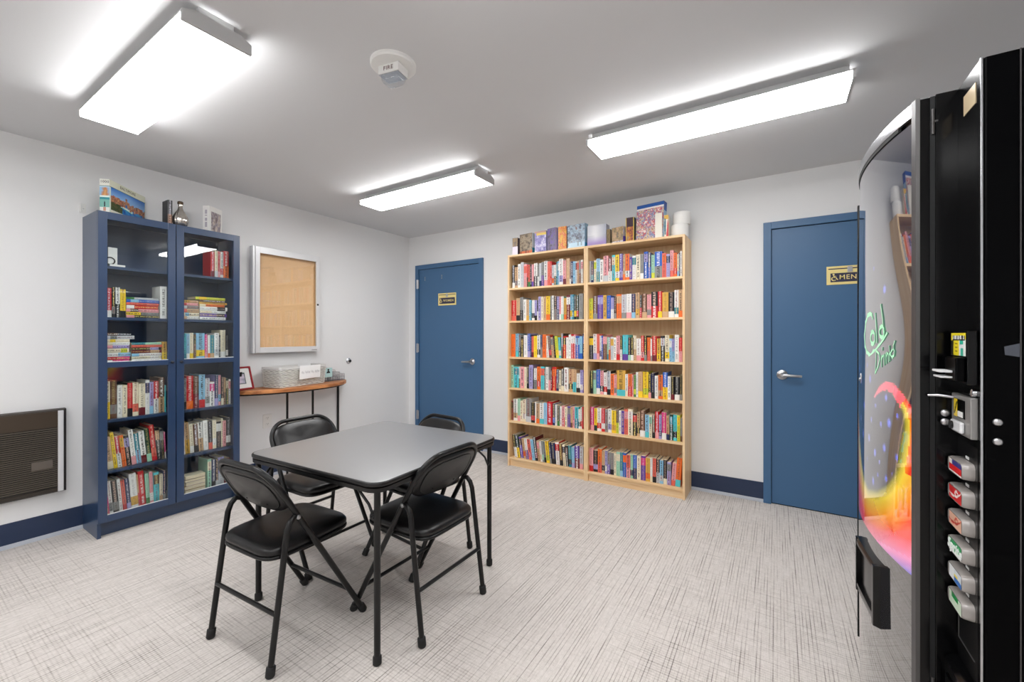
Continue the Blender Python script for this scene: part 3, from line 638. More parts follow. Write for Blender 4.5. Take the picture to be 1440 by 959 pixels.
def book_shape(mb, pg, wd, ht, dp, cols, M, horizontal=False):
    """one book: spine at y=0 facing -y, cover boards to +y; mb receives the cover, pg the paper block"""
    c1 = cols[0]; c2 = cols[1] if len(cols) > 1 else None
    C1 = rgb(*PAL[c1][1]); C2 = rgb(*PAL[c2][1]) if c2 else C1
    hard = ht > 0.207; t = 0.0024 if hard else 0.0012; ov = 0.003 if hard else 0.0
    t = min(t, wd*0.25); bu = min(0.006, wd*0.16)
    style = rnd.choice((0, 1, 1, 2, 3)) if c2 else 4
    if style == 0: cuts = [(0, .45, C2, 1), (.45, 1, C1, 1)]
    elif style == 1: cuts = [(0, .24, C2, 0), (.24, 1, C1, 1)]
    elif style == 2: cuts = [(0, .12, C1, 0), (.12, .36, C2, 1), (.36, 1, C1, 1)]
    elif style == 3: cuts = [(0, .62, C1, 1), (.62, .92, C2, 1), (.92, 1, C1, 0)]
    else: cuts = [(0, .10, C1, 0), (.10, .30, C1, 1), (.30, .36, C1, 0), (.36, .92, C1, 1), (.92, 1, C1, 0)]
    ink1 = rgb(*inkfor(c1)); ink2 = rgb(*inkfor(c2)) if c2 else ink1
    seed = rnd.random()*50; inkamt = rnd.choice((0.35, 0.6, 0.8, 0.9))
    xs = [0, wd*0.22, wd*0.78, wd]; yz = [0.002, -bu*0+0.0, 0.0, 0.002]
    Y = [bu*0.6, 0.0, 0.0, bu*0.6]
    for a, b_, c, tx in cuts:
        ink = ink2 if c is C2 and c2 else ink1
        za, zb = a*ht, b_*ht
        for i in range(3):
            pts = [(xs[i], Y[i], za), (xs[i+1], Y[i+1], za), (xs[i+1], Y[i+1], zb), (xs[i], Y[i], zb)]
            uv = [(xs[i]/wd, za+seed), (xs[i+1]/wd, za+seed), (xs[i+1]/wd, zb+seed), (xs[i]/wd, zb+seed)]
            mb.face([M @ Vector(p) for p in pts], 0, c, ink[:3]+(float(tx and i == 1)*inkamt,), uv)
    cb = C1 if rnd.random() < 0.7 else C2
    z = (0, 0, 0, 0)
    def q(pts, c=cb): mb.face([M @ Vector(p) for p in pts], 0, c, z, None)
    y0 = bu*0.6; ys_ = y0+t
    q([(0, dp, 0), (0, y0, 0), (0, y0, ht), (0, dp, ht)]); q([(wd, y0, 0), (wd, dp, 0), (wd, dp, ht), (wd, y0, ht)])
    q([(t, ys_, 0), (t, dp, 0), (t, dp, ht), (t, ys_, ht)]); q([(wd-t, dp, 0), (wd-t, ys_, 0), (wd-t, ys_, ht), (wd-t, dp, ht)])
    q([(t, ys_, 0), (t, ys_, ht), (wd-t, ys_, ht), (wd-t, ys_, 0)])
    for zz, fl in ((0, 1), (ht, 0)):
        for pts in ([(0, y0, zz), (t, ys_, zz), (t, dp, zz), (0, dp, zz)], [(wd-t, ys_, zz), (wd, y0, zz), (wd, dp, zz), (wd-t, dp, zz)],
                    [(0, y0, zz), (xs[1], 0, zz), (xs[2], 0, zz), (wd, y0, zz), (wd-t, ys_, zz), (t, ys_, zz)]):
            q(pts[::-1] if not fl else pts)
    q([(0, dp, 0), (0, dp, ht), (t, dp, ht), (t, dp, 0)]); q([(wd-t, dp, 0), (wd-t, dp, ht), (wd, dp, ht), (wd, dp, 0)])
    e = 0.0002
    pg.box((t+e, ys_+e, ov+e), (wd-t-e, dp-ov-0.0008, ht-ov-e), M=M)
ORD = ['first', 'second', 'third', 'fourth', 'fifth', 'sixth', 'seventh', 'eighth', 'ninth', 'tenth', 'eleventh', 'twelfth', 'thirteenth', 'fourteenth', 'fifteenth', 'sixteenth', 'seventeenth']
def where(i, n):
    if i == 0: return 'leftmost'
    if i == n-1: return 'rightmost'
    return '%s from left' % ORD[i] if i < (n+1)//2 else '%s from right' % ORD[n-1-i]
def colname(cols): return PAL[cols[0]][0]+(' and '+PAL[cols[1]][0] if len(cols) > 1 else '')
def make_book(wd, ht, dp, cols, label, group, loc, rotz, M):
    mb, pg = MB(), MB(); book_shape(mb, pg, wd, ht, dp, cols, M)
    o = mb.build('book', m_book, None, loc, rotz); pg.build('page_block', m_page, o)
    return tag(o, label, 'book', group)
ROWS = {
'L1': (1.659, "30:K/W:22 36:X/G:20 31:W:23 34:S:24 33:P/J:22 15:R/K:21 21:J/E:21 18:K:21 21:P/V:21 38:W/K:22 21:G/W:20 23:S/N:22 26:G/V:22 37:W/P:23 29:J:22 14:R:22 22:S/O:19 25:W/N:19 11:T:21 17:L/W:22 38:W/U:23 30:P/D:22 35:X:23 13:Z/W:20 19:N:20 24:L:20 15:S/D:20 16:X/R:20 21:G/Z:20 19:W/P:21"),
'L2': (1.650, "56:R/J:20 41:X/K:22 36:G/K:22 34:W:20 30:X/M:20 18:L:19 12:T:19 30:W/K:19 26:U/K:19 15:K/W:19 29:U:22 26:C:22 26:X:22 40:Y/O:22 19:G/K:22 20:W:22 31:K/G:21 22:U/N:21 19:P/W:21 27:W/Q:21 27:M/O:19 35:D/W:22 19:L/Y:22 19:T:22 21:K/Y:21 21:F/R:21 42:G:23"),
'L3': (1.650, "47:O:22 34:L/A:22 25:G/K:21 31:K/Z:19 43:W:21 30:B/U:22 15:N:21 24:J/D:20 36:Y:20 32:W/K:21 23:N/G:21 41:O:21 28:W/C:20:5 29:Z/R:20:5 25:X/G:19:5 17:K:20:5 30:I/Y:20:5 23:A/W:19:4 16:S/K:22 30:R/K:20 24:W:19 25:W:21 26:R/W:22 16:P/W:21 37:B/L:20 29:L/B:20 26:N/B:22"),
'L4': (1.650, "29:Q:21 56:A/T:20 16:W/K:20 43:P:20 27:C:20 24:N/K:20 42:U:22 12:K:19 32:W/G:19 39:O/R:21 40:A/J:21 12:F/G:20 31:W:21 23:G/P:21 14:D:20 42:R/O:21 25:N/G:19 25:C:19 27:K/C:20 43:W:21 43:X/K:20 34:X/A:20 34:W/K:17 26:U/W:20 9:V:20"),
'L5': (1.653, "19:D/K:19 47:W/X:21 31:Q/P:21 27:C:19 34:C/W:21 57:G/S:22 42:K/R:19 14:W:20 36:X/O:18 43:W/A:19 37:L:20 54:R:21 25:N/B:20 20:W:19 27:F/E:18 22:W:18 27:P/R:19 27:C:18 30:V/G:19 21:X/Z:18 19:P:19 37:A/T:19 20:W/K:17 13:W/R:19 9:R:19"),
'L6': (1.691, "31:K/W:21:8 32:F/Y:21:8 33:V/K:20:8 30:X/O:19:8 30:W/V:19:8 36:J/R:19:8 33:L:19:8 32:K/D:22:8 26:X/P:19:7 19:W/C:19:6 19:G/Q:19:6 23:G/K:19:6 34:Y/I:20:6 19:K/G:19:5 42:N/K:19:5 39:W/R:20:4 33:Z/K:19:4 27:C/K:19:4 27:K/Z:18:4 29:T/K:19:3 29:L/U:18:2 45:V/D:20:1 33:S/P:20"),
'R1': (2.450, "16:S:19 23:N/T:19 25:C/I:19 31:L/T:20 31:W:19 42:P/S:22 32:D/W:19 27:A/C:22 36:Y/W:22 29:V/U:22 21:X/O:22 35:O/W:22 23:V:19 31:W/T:20 34:C:20 28:G/W:20 31:B/U:22 27:N/B:21 27:Q/I:19 57:B/G:21 32:J/O:19 28:U/N:18 26:P/J:21 26:O/R:19 13:C/L:18 9:N:18 15:W:20"),
'R2': (2.450, "32:I/Y:18 41:Z/G:20 50:V/U:20 31:M:20 37:B:20 27:U/W:18 21:K/G:18 42:O/X:20 41:S/G:20 43:W/P:20 32:N/L:20 34:X/M:21 17:K/R:19 41:Z/X:20 34:P/G:19 51:K/R:21 32:R/Y:21 48:M/X:20 44:K/W:20 31:W/T:21 32:X/O:21"),
'R3': (2.450, "35:K/Y:20 32:W/U:22 25:J/P:22 16:W/N:20 15:B/V:20 34:Z/P:21 15:Q/T:19 16:S/O:19 27:S/M:19 24:W:19 30:P/R:20 20:K/W:20 47:A/V:21 23:K/Q:19 23:K/W:19 23:C/X:20 37:W/P:18 25:R/P:20 22:K/G:20 28:O/J:19 13:W/G:18 36:R/D:20 29:M/Y:18 32:K/S:20 34:C/Y:21 18:L/W:18 21:U/L:18 31:W:21 24:R/P:19"),
'R4': (2.460, "25:F/K:20 26:Q/G:20 37:B/W:21 31:P/K:20 28:W/R:19 31:S/K:20 30:O:18 24:P/G:17 71:M/A:21 23:W/C:18 32:O/R:19 15:P:18 19:E/I:18 17:W:20 37:X/Y:21 44:Y/I:21 22:K/P:19 27:N/K:20 27:W:18 35:O/X:19 37:B/Y:21 24:W:18 26:K/D:18 38:K/W:18 19:K/G:19"),
'R5': (2.460, "32:H/P:20 28:Y/F:19 38:W/R:20 31:R/W:20 27:G:19 31:W/U:20 39:Y/M:19 21:K/I:20 23:W:19 24:V:19 32:J/P:21 40:C/W:21 32:K/R:18 25:X/K:19 42:Z/W:21 31:L/A:18 24:C/Q:18 22:Z/K:18 30:R/P:21 21:U/N:19 35:H/W:21 23:X/N:19 29:F/T:20 28:A/K:20 23:I/Y:20 15:G/Z:18"),
'R6': (2.450, "35:P/R:20 41:K/U:18 35:O/J:20 28:X/K:19 21:U/W:19 25:G/V:18 33:G/K:18 19:C:18 32:Q/C:20 25:T/L:20 28:B/O:20 33:J/P:19 23:Q/N:19 30:B/N:19 33:C:19 37:V/H:20 36:M/O:19 19:W/C:19 28:J/K:19 27:K/S:19 27:L/S:18 28:K/C:19 29:U/G:18 31:P/J:18:-4 38:O/A:22:-4"),
'A2': (-2.810, "25:R/W:19 17:K/G:19 22:W/K:19 29:Y/K:18"),
'A4': (-2.814, "20:C/Y:24 34:Z/G:24 26:W:21 25:C:21 26:R/K:22 30:C/J:22 35:C/D:21 23:W/N:23 22:U/L:21 27:R/W:22 33:Z/X:24 6:A:18"),
'A5': (-2.804, "30:X/C:21:5.5 19:Y:23:5.5 22:R/W:20:5.5 21:O/M:21:5.5 26:K/U:20:5.5 25:W/P:23:5.5 24:T/L:20:5 29:W/D:21:5 27:F/Q:22:5 28:R/J:24:5 22:K/X:22:4 19:K/G:21:3 8:H/W:18:2"),
'A6': (-2.812, "19:H/D:20:4.5 18:W/G:22:4.5 29:K/G:22:4.5 17:W:22:4.5 20:J/R:21:4.5 21:N/U:21:4.5 37:W/M:24:4 9:X/R:22:4 31:R:24:4 20:Q/E:22:3 20:P/W:22:2 29:A/Z:21:1 19:C/X:19 17:N/G:21"),
'B1': (-2.235, "26:R/D:19 22:C/S:20 17:R/P:20 20:W/R:20 37:R/O:21"),
'B3': (-2.404, "17:A/T:19 20:L/W:19 24:C/Y:19 16:Z/K:18 55:L/Y:19 17:H/P:18 16:W/O:18 27:T/X:18 32:W/S:19 11:K:18 35:C/W:22 17:K/W:18"),
'B4': (-2.405, "19:G/K:22 42:R/O:24 34:Z/D:23 39:L/R:24 30:S/G:21 32:W/H:18 25:N/U:23 17:P/L:23 19:K/C:21 16:X/Z:21 17:F/C:20 15:W/P:19"),
'B5': (-2.403, "10:W:22:3 30:X/M:22:3 24:C/W:21:3 30:Z/K:20:3 30:W/X:21:3 31:W:22:2 26:K/J:21:2 25:C/W:21:1 33:K/W:20 10:C:22 23:P:20 31:K/W:22"),
'B6': (-2.255, "26:Q/C:22 26:N/K:21 18:K/S:21 41:U/S:22 40:D:20"),
}
def parse(s):
    out = []
    for tok in s.split():
        p = tok.split(':'); out.append((int(p[0])/1000.0, p[1].split('/'), int(p[2])/100.0, math.radians(float(p[3])) if len(p) > 3 else 0.0))
    return out
def lean_matrix(wd, a):
    """tilt in the shelf plane about the lower corner that stays on the shelf"""
    if a > 0: return Matrix.Rotation(-a, 4, 'Y')     # top towards -x
    if a < 0: return Matrix.Translation((wd, 0, 0)) @ Matrix.Rotation(-a, 4, 'Y') @ Matrix.Translation((-wd, 0, 0))
    return Matrix.Identity(4)
def stand_row(key, fy, z, base, label, group, rotz, limit):
    s0, spec = ROWS[key]; items = parse(spec); n = len(items); s = s0
    for i, (wd, cols, ht, a) in enumerate(items):
        ht = min(ht+rnd.uniform(-0.004, 0.004), limit); dp = min(0.165, ht*0.70)+rnd.uniform(-0.006, 0.004)
        # along-shelf thickness as seen is thickness / cos(lean)
        w2 = max(0.006, wd*math.cos(a)-0.0012); off = rnd.uniform(0, 0.006)
        lab = '%s book, %s, %s' % (colname(cols), where(i, n), label)
        if rotz == 0: loc = (s+0.0006, fy+off, z+0.0003)
        else: loc = (fy-off, s+0.0006, z+0.0003)
        x = w2; M = lean_matrix(w2, a)
        make_book(w2, ht, dp, cols, lab, group, loc, rotz, M)
        s += wd
SHN = ['bottom', 'fifth', 'fourth', 'third', 'second', 'top']
for r in range(1, 7):
    z = WSH[6-r]; lim = (2.002-z if r == 1 else WSH[7-r]-0.018-z)-0.006
    stand_row('R%d' % r, WY0+0.030, z, None, '%s shelf, right birch bookcase' % SHN[6-r], 'books in the right birch bookcase', 0, lim)
stand_row('L6', WY0+0.030, WSH[0], None, 'bottom shelf, left birch bookcase', 'books on the bottom shelf of the left birch bookcase', 0, 0.3)
mb, pg = MB(), MB()
for r in range(1, 6):                               # the smaller books of the far bookcase, as one mass
    z = WSH[6-r]; lim = (2.002-z if r == 1 else WSH[7-r]-0.018-z)-0.006
    s0, spec = ROWS['L%d' % r]; s = s0
    for wd, cols, ht, a in parse(spec):
        w2 = max(0.006, wd*math.cos(a)-0.0012); h2 = min(ht+rnd.uniform(-0.004, 0.004), lim)
        book_shape(mb, pg, w2, h2, min(0.165, h2*0.70), cols, Matrix.Translation((s+0.0006-LX, WY0+0.030+rnd.uniform(0, 0.006), z+0.0003)) @ lean_matrix(w2, a)); s += wd
o = mb.build('book_rows', m_book, None, (LX, 0, 0)); pg.build('page_blocks', m_page, o)
tag(o, 'many upright books filling the upper five shelves of the left birch bookcase', 'books'); o['kind'] = 'stuff'
CFX = 0.302-0.050
for key, z, lab in (('A2', CSH[4], 'second shelf, left navy door'), ('A4', CSH[2], 'fourth shelf, left navy door'), ('A5', CSH[1], 'fifth shelf, left navy door'),
                    ('A6', CSH[0], 'bottom shelf, left navy door'), ('B1', CSH[5], 'top shelf, right navy door'), ('B3', CSH[3], 'third shelf, right navy door'),
                    ('B4', CSH[2], 'fourth shelf, right navy door'), ('B5', CSH[1], 'fifth shelf, right navy door'), ('B6', CSH[0], 'bottom shelf, right navy door')):
    stand_row(key, CFX, z, None, lab, 'books in the navy bookcase', PI/2, 0.27)
def stack(y0, z, spec, label, fx=CFX, pages_out=False, group='books in the navy bookcase'):
    """books lying flat, listed from the bottom up: thickness mm : colours : length mm : shift mm"""
    items = [t_.split(':') for t_ in spec.split()]; n = len(items); zz = z
    for i, it in enumerate(items):
        th = int(it[0])/1000.0; cols = it[1].split('/'); ln = int(it[2])/1000.0; sh = int(it[3])/1000.0 if len(it) > 3 else 0
        pos = 'topmost' if i == n-1 else 'lowest' if i == 0 else '%s from top' % ORD[n-1-i] if i >= n/2 else '%s from bottom' % ORD[i]
        lab = '%s book %s, %s' % (colname(cols), pos, label)
        M = Matrix.Translation((0, 0, th)) @ Matrix.Rotation(PI/2, 4, 'Y')     # spine stays in front, thickness turns upright
        dp = min(0.155, ln*0.7)
        if pages_out: M = Matrix.Translation((ln, dp, 0)) @ Matrix.Rotation(PI, 4, 'Z') @ M
        make_book(th-0.0008, ln, dp, cols, lab, group, (fx-rnd.uniform(0, 0.006), y0+sh, zz+0.0006), PI/2, M)
        zz += th
stack(-2.716, CSH[4], '18:K/P:170:1 20:G/Y:168 22:P/Z:172 24:R/W:165:2 17:J:170 20:B/L:172:1 14:S/E:168', 'flat stack, second shelf, left navy door')
stack(-2.808, CSH[3], '17:H/W:108 20:H/R:110 26:L/W:112:3 28:C/I:106 20:U/P:108 19:W/C:110 19:C/Y:109:1 24:S/G:134 18:K/Z:116', 'left stack, third shelf, left navy door')
stack(-2.689, CSH[3], '18:W:157:1 17:C/W:156 20:W/L:158 21:D/X:160 18:K/U:156 17:J:162 16:Q/T:158', 'right stack, third shelf, left navy door')
stack(-2.408, CSH[4], '23:W/X:96 25:C/L:98:1 27:X/J:96 24:G/S:97 19:P/R:92 20:X/M:94', 'left stack, second shelf, right navy door')
stack(-2.306, CSH[4], '22:W:172 26:V/K:178:1 20:W/C:172 30:W/K:182:1 18:O/C:164 16:M:184:-3 16:Z/K:160:4 20:I/Y:194:-26', 'right stack, second shelf, right navy door')
stack(-2.395, CSH[0], '32:Z/X:122:3 26:M/Z:126 28:U/C:120:6 20:C/Z:124 24:X/C:122:4', 'flat stack, bottom shelf, right navy door', pages_out=True)
# single upright volumes beside the stacks
def lone(y, z, wd, ht, dp, cols, label, fx=CFX): make_book(wd, ht, dp, cols, label, 'books in the navy bookcase', (fx, y, z+0.0003), PI/2, Matrix.Identity(4))
lone(-2.538, CSH[4], 0.036, 0.222, 0.15, ['W'], 'wide white book upright at right end, second shelf, left navy door')
lone(-2.528, CSH[3], 0.026, 0.132, 0.10, ['M', 'Y'], 'small golden book upright at right end, third shelf, left navy door')

# white card display with a black ring, on the top shelf behind the left door
t = thing('card_stand', 'white upright card with black ring, top shelf, left navy door', 'card stand', (0.235, -2.803, CSH[5]+0.0005))
b = MB(); b.box((-0.045, 0, 0), (0.045, 0.075, 0.012)); b.build('foot', m_white, t, bevel=0.001)
b = MB(); b.box((-0.012, 0, 0.0125), (0.012, 0.045, 0.122)); b.build('card', m_white, t, bevel=0.001)
b = MB(); b.tube([(0.0135, 0.010+0.022*math.cos(a), 0.036+0.022*math.sin(a)) for a in [i*PI*2/24 for i in range(24)]], 0.0035, 8, closed=True); b.build('ring', m_black, t, smooth=60)

# ------------------------------------------------------------------ puzzle boxes and oddments on top of the bookcases
def hsh(a, b_): return (math.sin(a*127.1+b_*311.7)*43758.5453) % 1.0
def vnoise(x, y):
    xi, yi = math.floor(x), math.floor(y); fx, fy = x-xi, y-yi; fx = fx*fx*(3-2*fx); fy = fy*fy*(3-2*fy)
    a = hsh(xi, yi)*(1-fx)+hsh(xi+1, yi)*fx; c = hsh(xi, yi+1)*(1-fx)+hsh(xi+1, yi+1)*fx
    return a*(1-fy)+c*fy
def blend(stops, t_):
    t_ = max(0, min(0.999, t_))*(len(stops)-1); i = int(t_); return mixc(stops[i], stops[i+1], t_-i)
def art(stops, seed, sx=7, sy=7, strip=None):
    """a busy invented picture in the box's own colours; strip = (height, colour) along the bottom"""
    def f(u, v):
        if strip and v < strip[0]: return strip[1] if hsh(int(u*14), seed) > 0.25 or v < strip[0]*0.3 else mixc(strip[1], (0.02, 0.02, 0.03, 1), 0.5)
        n = 0.6*vnoise(u*sx+seed, v*sy+seed*2)+0.4*vnoise(u*sx*3+seed, v*sy*3)
        return blend(stops, n*1.25-0.1)
    return f
def picture_box(name, label, cat, loc, rotz, wd, dp, ht, front, side, top=(0.6, 0.6, 0.6, 1), tilt=0.0, group=None, res=26, text=None, spine=None):
    """carton: printed front (-y), printed left side (-x), plain other faces; the lid is a part of its own"""
    t = thing(name, label, cat, loc, rotz, group)
    def draw(mb, x0, y0, z0, x1, y1, z1, va, vb):
        nz = max(4, int(res*(vb-va)))
        R = Matrix.Translation((0, dp, 0)) @ Matrix.Rotation(-tilt, 4, 'X') @ Matrix.Translation((0, -dp, 0)) if tilt else Matrix.Identity(4)
        k0 = len(mb.v)
        mb.picture((x0, y0, z0), (x1-x0, 0, 0), (0, 0, z1-z0), res, nz, lambda u, v: front(u, va+(vb-va)*v))
        mb.picture((x0, y1, z0), (0, y0-y1, 0), (0, 0, z1-z0), max(4, res//2), nz, lambda u, v: side(u, va+(vb-va)*v))
        mb.picture((x1, y0, z0), (0, y1-y0, 0), (0, 0, z1-z0), max(4, res//2), nz, lambda u, v: side(u, va+(vb-va)*v))
        mb.face([(x1, y1, z0), (x0, y1, z0), (x0, y1, z1), (x1, y1, z1)], 0, side(.5, .5))
        mb.face([(x0, y0, z1), (x1, y0, z1), (x1, y1, z1), (x0, y1, z1)], 0, top); mb.face([(x0, y0, z0), (x0, y1, z0), (x1, y1, z0), (x1, y0, z0)], 0, top)
        if tilt:
            for i in range(k0, len(mb.v)): mb.v[i] = tuple(R @ Vector(mb.v[i]))
    b = MB(); draw(b, 0, 0, 0, wd, dp, ht, 0, 1); b.build('carton', m_print, t)
    if text:
        for tx, size, M, c in text:
            q = MB(); q.text(tx, size, M, depth=0.0003); q.build('lettering', plain('box_ink', c, 0.5), t)
    return t
WT = 2.0205
brown = [rgb(50,40,34), rgb(120,104,84), rgb(168,150,124), rgb(90,64,44)]
G1 = 'puzzle boxes on the left birch bookcase'
def wrap(s1, s2, a=0.35): return lambda u, v: s2 if v < a else s1(u, v)
picture_box('puzzle_box', 'small narrow white and plum puzzle box at far left of the bookcase tops', 'puzzle box', (1.668, -0.262, WT), 0, 0.058, 0.10, 0.165, wrap(art([rgb(90,60,80), rgb(150,120,70), rgb(60,46,60)], 1.3), rgb(232,222,236), .5), art([rgb(90,40,60), rgb(50,40,50)], 2.2), group=G1)
picture_box('puzzle_box', 'puzzle box with brown town picture and orange strip, second from left', 'puzzle box', (1.745, -0.255, WT), math.radians(-8), 0.150, 0.075, 0.190, art(brown, 4.1, 9, 9, (0.17, rgb(206, 104, 48))), wrap(lambda u, v: rgb(228,232,232), rgb(40,140,160), .28), group=G1)
picture_box('puzzle_box', 'puzzle box with violet harbour picture and yellow band, third from left', 'puzzle box', (1.912, -0.262, WT), 0, 0.120, 0.085, 0.195, lambda u, v: rgb(232,200,80) if .80 < v < .93 and u > .15 else (rgb(196,150,140) if v >= .93 else art([rgb(70,60,140), rgb(150,140,200), rgb(236,232,240)], 6.4)(u, v)), art([rgb(190,190,210), rgb(150,150,180)], 3.1), group=G1)
picture_box('puzzle_box', 'lilac puzzle box with dusky picture, fourth from left on the birch bookcase', 'puzzle box', (2.042, -0.258, WT), math.radians(-14), 0.095, 0.060, 0.205, art([rgb(60,54,60), rgb(130,120,150), rgb(120,90,190)], 8.2), art([rgb(150,120,220), rgb(206,190,236), rgb(170,180,230)], 5.5, 2, 4), group=G1)
picture_box('puzzle_box', 'orange and yellow puzzle box with dark side, fifth from left', 'puzzle box', (2.155, -0.262, WT), math.radians(6), 0.078, 0.085, 0.208, art([rgb(120,40,30), rgb(240,190,50), rgb(226,90,30), rgb(250,220,120)], 9.7, 6, 8), art([rgb(40,34,30), rgb(150,50,30), rgb(60,40,60)], 3.3), group=G1)
picture_box('puzzle_box', 'wide pale blue puzzle box with street picture left of the two bookcases joint', 'puzzle box', (2.243, -0.255, WT), math.radians(-6), 0.172, 0.060, 0.206, art([rgb(60,54,60), rgb(110,120,140), rgb(170,196,214), rgb(120,80,70)], 12.6, 6, 7, (.24, rgb(190,220,236))), wrap(art([rgb(190,214,226), rgb(120,170,200)], 2.9), rgb(60,160,210), .2), group=G1)
G2 = 'boxes on the right birch bookcase'
picture_box('puzzle_box', 'white and lavender puzzle box with painted glare standing over the joint of the bookcases', 'puzzle box', (2.434, -0.262, WT), 0, 0.168, 0.080, 0.175, lambda u, v: mixc(rgb(170,146,206), mixc(rgb(240,240,244), rgb(156,160,176), abs(u-.45)*1.6), (v-.12)*3) if v < .5 else mixc(rgb(240,240,244), rgb(150,158,176), abs(u-.4)*1.5-.1), art([rgb(190,190,200), rgb(150,150,170)], 3.1), group=G2)  # white fading sideways is glare painted into the front
picture_box('puzzle_box', 'thin brown box beside the white and lavender puzzle box', 'box', (2.607, -0.262, WT), 0, 0.030, 0.08, 0.125, art([rgb(100,80,50), rgb(150,130,90)], 3.9), art([rgb(100,80,50), rgb(130,110,80)], 4.9), group=G2)
picture_box('puzzle_box', 'low purple and gold puzzle box on the right birch bookcase', 'puzzle box', (2.648, -0.250, WT), math.radians(-16), 0.108, 0.060, 0.130, art([rgb(60,44,40), rgb(150,120,60), rgb(196,150,110)], 14.5, 5, 5, (.1, rgb(200,190,200))), wrap(art([rgb(180,150,100), rgb(200,200,220)], 5.5), rgb(90,70,170), .4), group=G2)
picture_box('puzzle_box', 'upright black box with yellow edges leaning beside the big blue puzzle box', 'puzzle box', (2.770, -0.262, WT), 0, 0.066, 0.07, 0.196, lambda u, v: rgb(230,200,90) if (u < .06 or u > .92 or v < .05) else (art([rgb(60,50,80), rgb(170,90,60), rgb(210,150,60), rgb(90,110,140)], 16.2, 4, 6)(u, v) if v < .62 else rgb(64, 44, 56)), lambda u, v: rgb(60, 46, 40), group=G2)
picture_box('puzzle_box', 'largest puzzle box, blue with crowded colourful picture, tilted against the wall', 'puzzle box', (2.846, -0.245, WT), math.radians(-10), 0.225, 0.058, 0.285, lambda u, v: rgb(40,92,170) if v > .90 else (rgb(236,232,226) if v > .86 else art([rgb(240,234,226), rgb(160,96,76), rgb(232,206,170), rgb(130,150,190), rgb(206,70,64), rgb(242,240,236), rgb(226,190,150)], 18.9, 9, 9)(u, v)), lambda u, v: rgb(34,84,166) if v > .76 else art([rgb(120,176,214), rgb(176,206,226), rgb(60,120,180)], 7.7, 3, 6)(u, v), tilt=math.radians(5), group=G2, res=40)
picture_box('paperback_box', 'plain cream carton standing before the big blue puzzle box', 'box', (3.010, -0.2865, WT), 0, 0.052, 0.010, 0.190, lambda u, v: rgb(234,228,214), lambda u, v: rgb(226,220,206), group=G2)
picture_box('puzzle_box', 'narrow teal, cream and red box left of the white paper rolls', 'puzzle box', (3.073, -0.262, WT), 0, 0.032, 0.06, 0.172, lambda u, v: rgb(20,110,130) if u < .45 and .1 < v < .85 and abs(u-.25) < .2*(1-abs(v-.5)) else (rgb(206,50,60) if u > .5 and v < .5+.3*math.sin(u*9) else (rgb(226,180,70) if v > .8 else rgb(232,222,200))), lambda u, v: rgb(226,214,190), group=G2)
for k, (x, y, z, lab) in enumerate(((3.172, -0.175, WT, 'lower one of the two stacked white paper rolls'), (3.186, -0.165, WT+0.0985, 'upper one of the two stacked white paper rolls'))):
    t = thing('paper_roll', lab+' on the right birch bookcase', 'paper roll', (x, y, z), 0, 'white paper rolls')
    b = MB(); b.lathe([(0.020, 0.0), (0.062, 0.0), (0.065, 0.004), (0.065, 0.094), (0.062, 0.098), (0.020, 0.098)], 40); b.build('paper', plain('tissue_paper', rgb(238, 236, 232), 0.85, bump=(120, 0.15)), t, smooth=40)
    b = MB(); b.tube([(0, 0, 0.0005), (0, 0, 0.0985)], 0.0205, 20); b.build('core', plain('roll_core', rgb(170, 150, 122), 0.8), t, smooth=40)

# things on top of the navy bookcase
def skyline(u, v):
    if v > .80: return rgb(226,228,206)
    if v > .785 or u < .03 or u > .985: return rgb(70,110,90) if v > .785 else rgb(214,226,210)
    if v < .10: return rgb(226,226,210)
    sky = mixc(rgb(150,196,236), rgb(20,110,206), (v-.5)*3.2+0.5*(vnoise(u*4, v*6)-.5)+0.4*abs(u-.45))
    hz = .52-.16*u*0.6+0.07*hsh(int(u*26), 3)+(.13 if abs(u-.44) < .025 else 0)+(.05 if abs(u-.2) < .03 else 0)
    if v > hz: return sky
    if v > hz-.20: return blend([rgb(96,58,48), rgb(176,112,76), rgb(214,160,112), rgb(120,90,80), rgb(196,90,60)], hsh(int(u*40), int(v*40)))
    boat = v-(.34-.24*(u-.30))
    if .28 < u < .62 and -.055 < boat < .03: return rgb(222,240,232) if boat > -.03 else rgb(70,170,180)
    if u < .34-.0*v and v < hz-.18: return blend([rgb(34,50,24), rgb(70,84,44), rgb(96,90,60)], vnoise(u*30, v*30))
    return blend([rgb(10,60,130), rgb(26,110,190), rgb(60,160,200)], vnoise(u*18, v*22))
def spine_art(u, v):
    if v > .80: return rgb(232,232,222)
    if v > .775: return rgb(70,120,110)
    if v < .15: return rgb(230,230,224) if not (abs(u-.5) < .13 and v > .04) else rgb(196,140,120)
    if v > .50: return blend([rgb(150,190,226), rgb(190,130,80), rgb(230,180,120)], .9-abs(u-.55)*1.6-(v-.5)*1.5+.3*(vnoise(u*9, v*20)-.5)) if v < .75 else rgb(190,214,232)
    if v > .45: return rgb(226,240,236)
    if v > .38: return rgb(40,140,150)
    return rgb(40,40,52) if abs(u-.5) < .05+.1*(.3-v) and .17 < v < .33 else rgb(120,180,168)
a = math.radians(135)
px = picture_box('puzzle_box', 'blue sky harbour city puzzle box on top of the navy bookcase', 'puzzle box', (0.298, -2.808, WT+0.0005), a, 0.350, 0.052, 0.206, skyline, spine_art, group=None, res=60, top=rgb(226,226,214),
    text=[('1000', 0.021, facing((-0.0006, 0.026, 0.189), (-1, 0, 0)), rgb(40, 40, 44)), ('BALTIMORE', 0.026, facing((0.170, -0.0006, 0.186), (0, -1, 0)), rgb(110, 104, 70))])
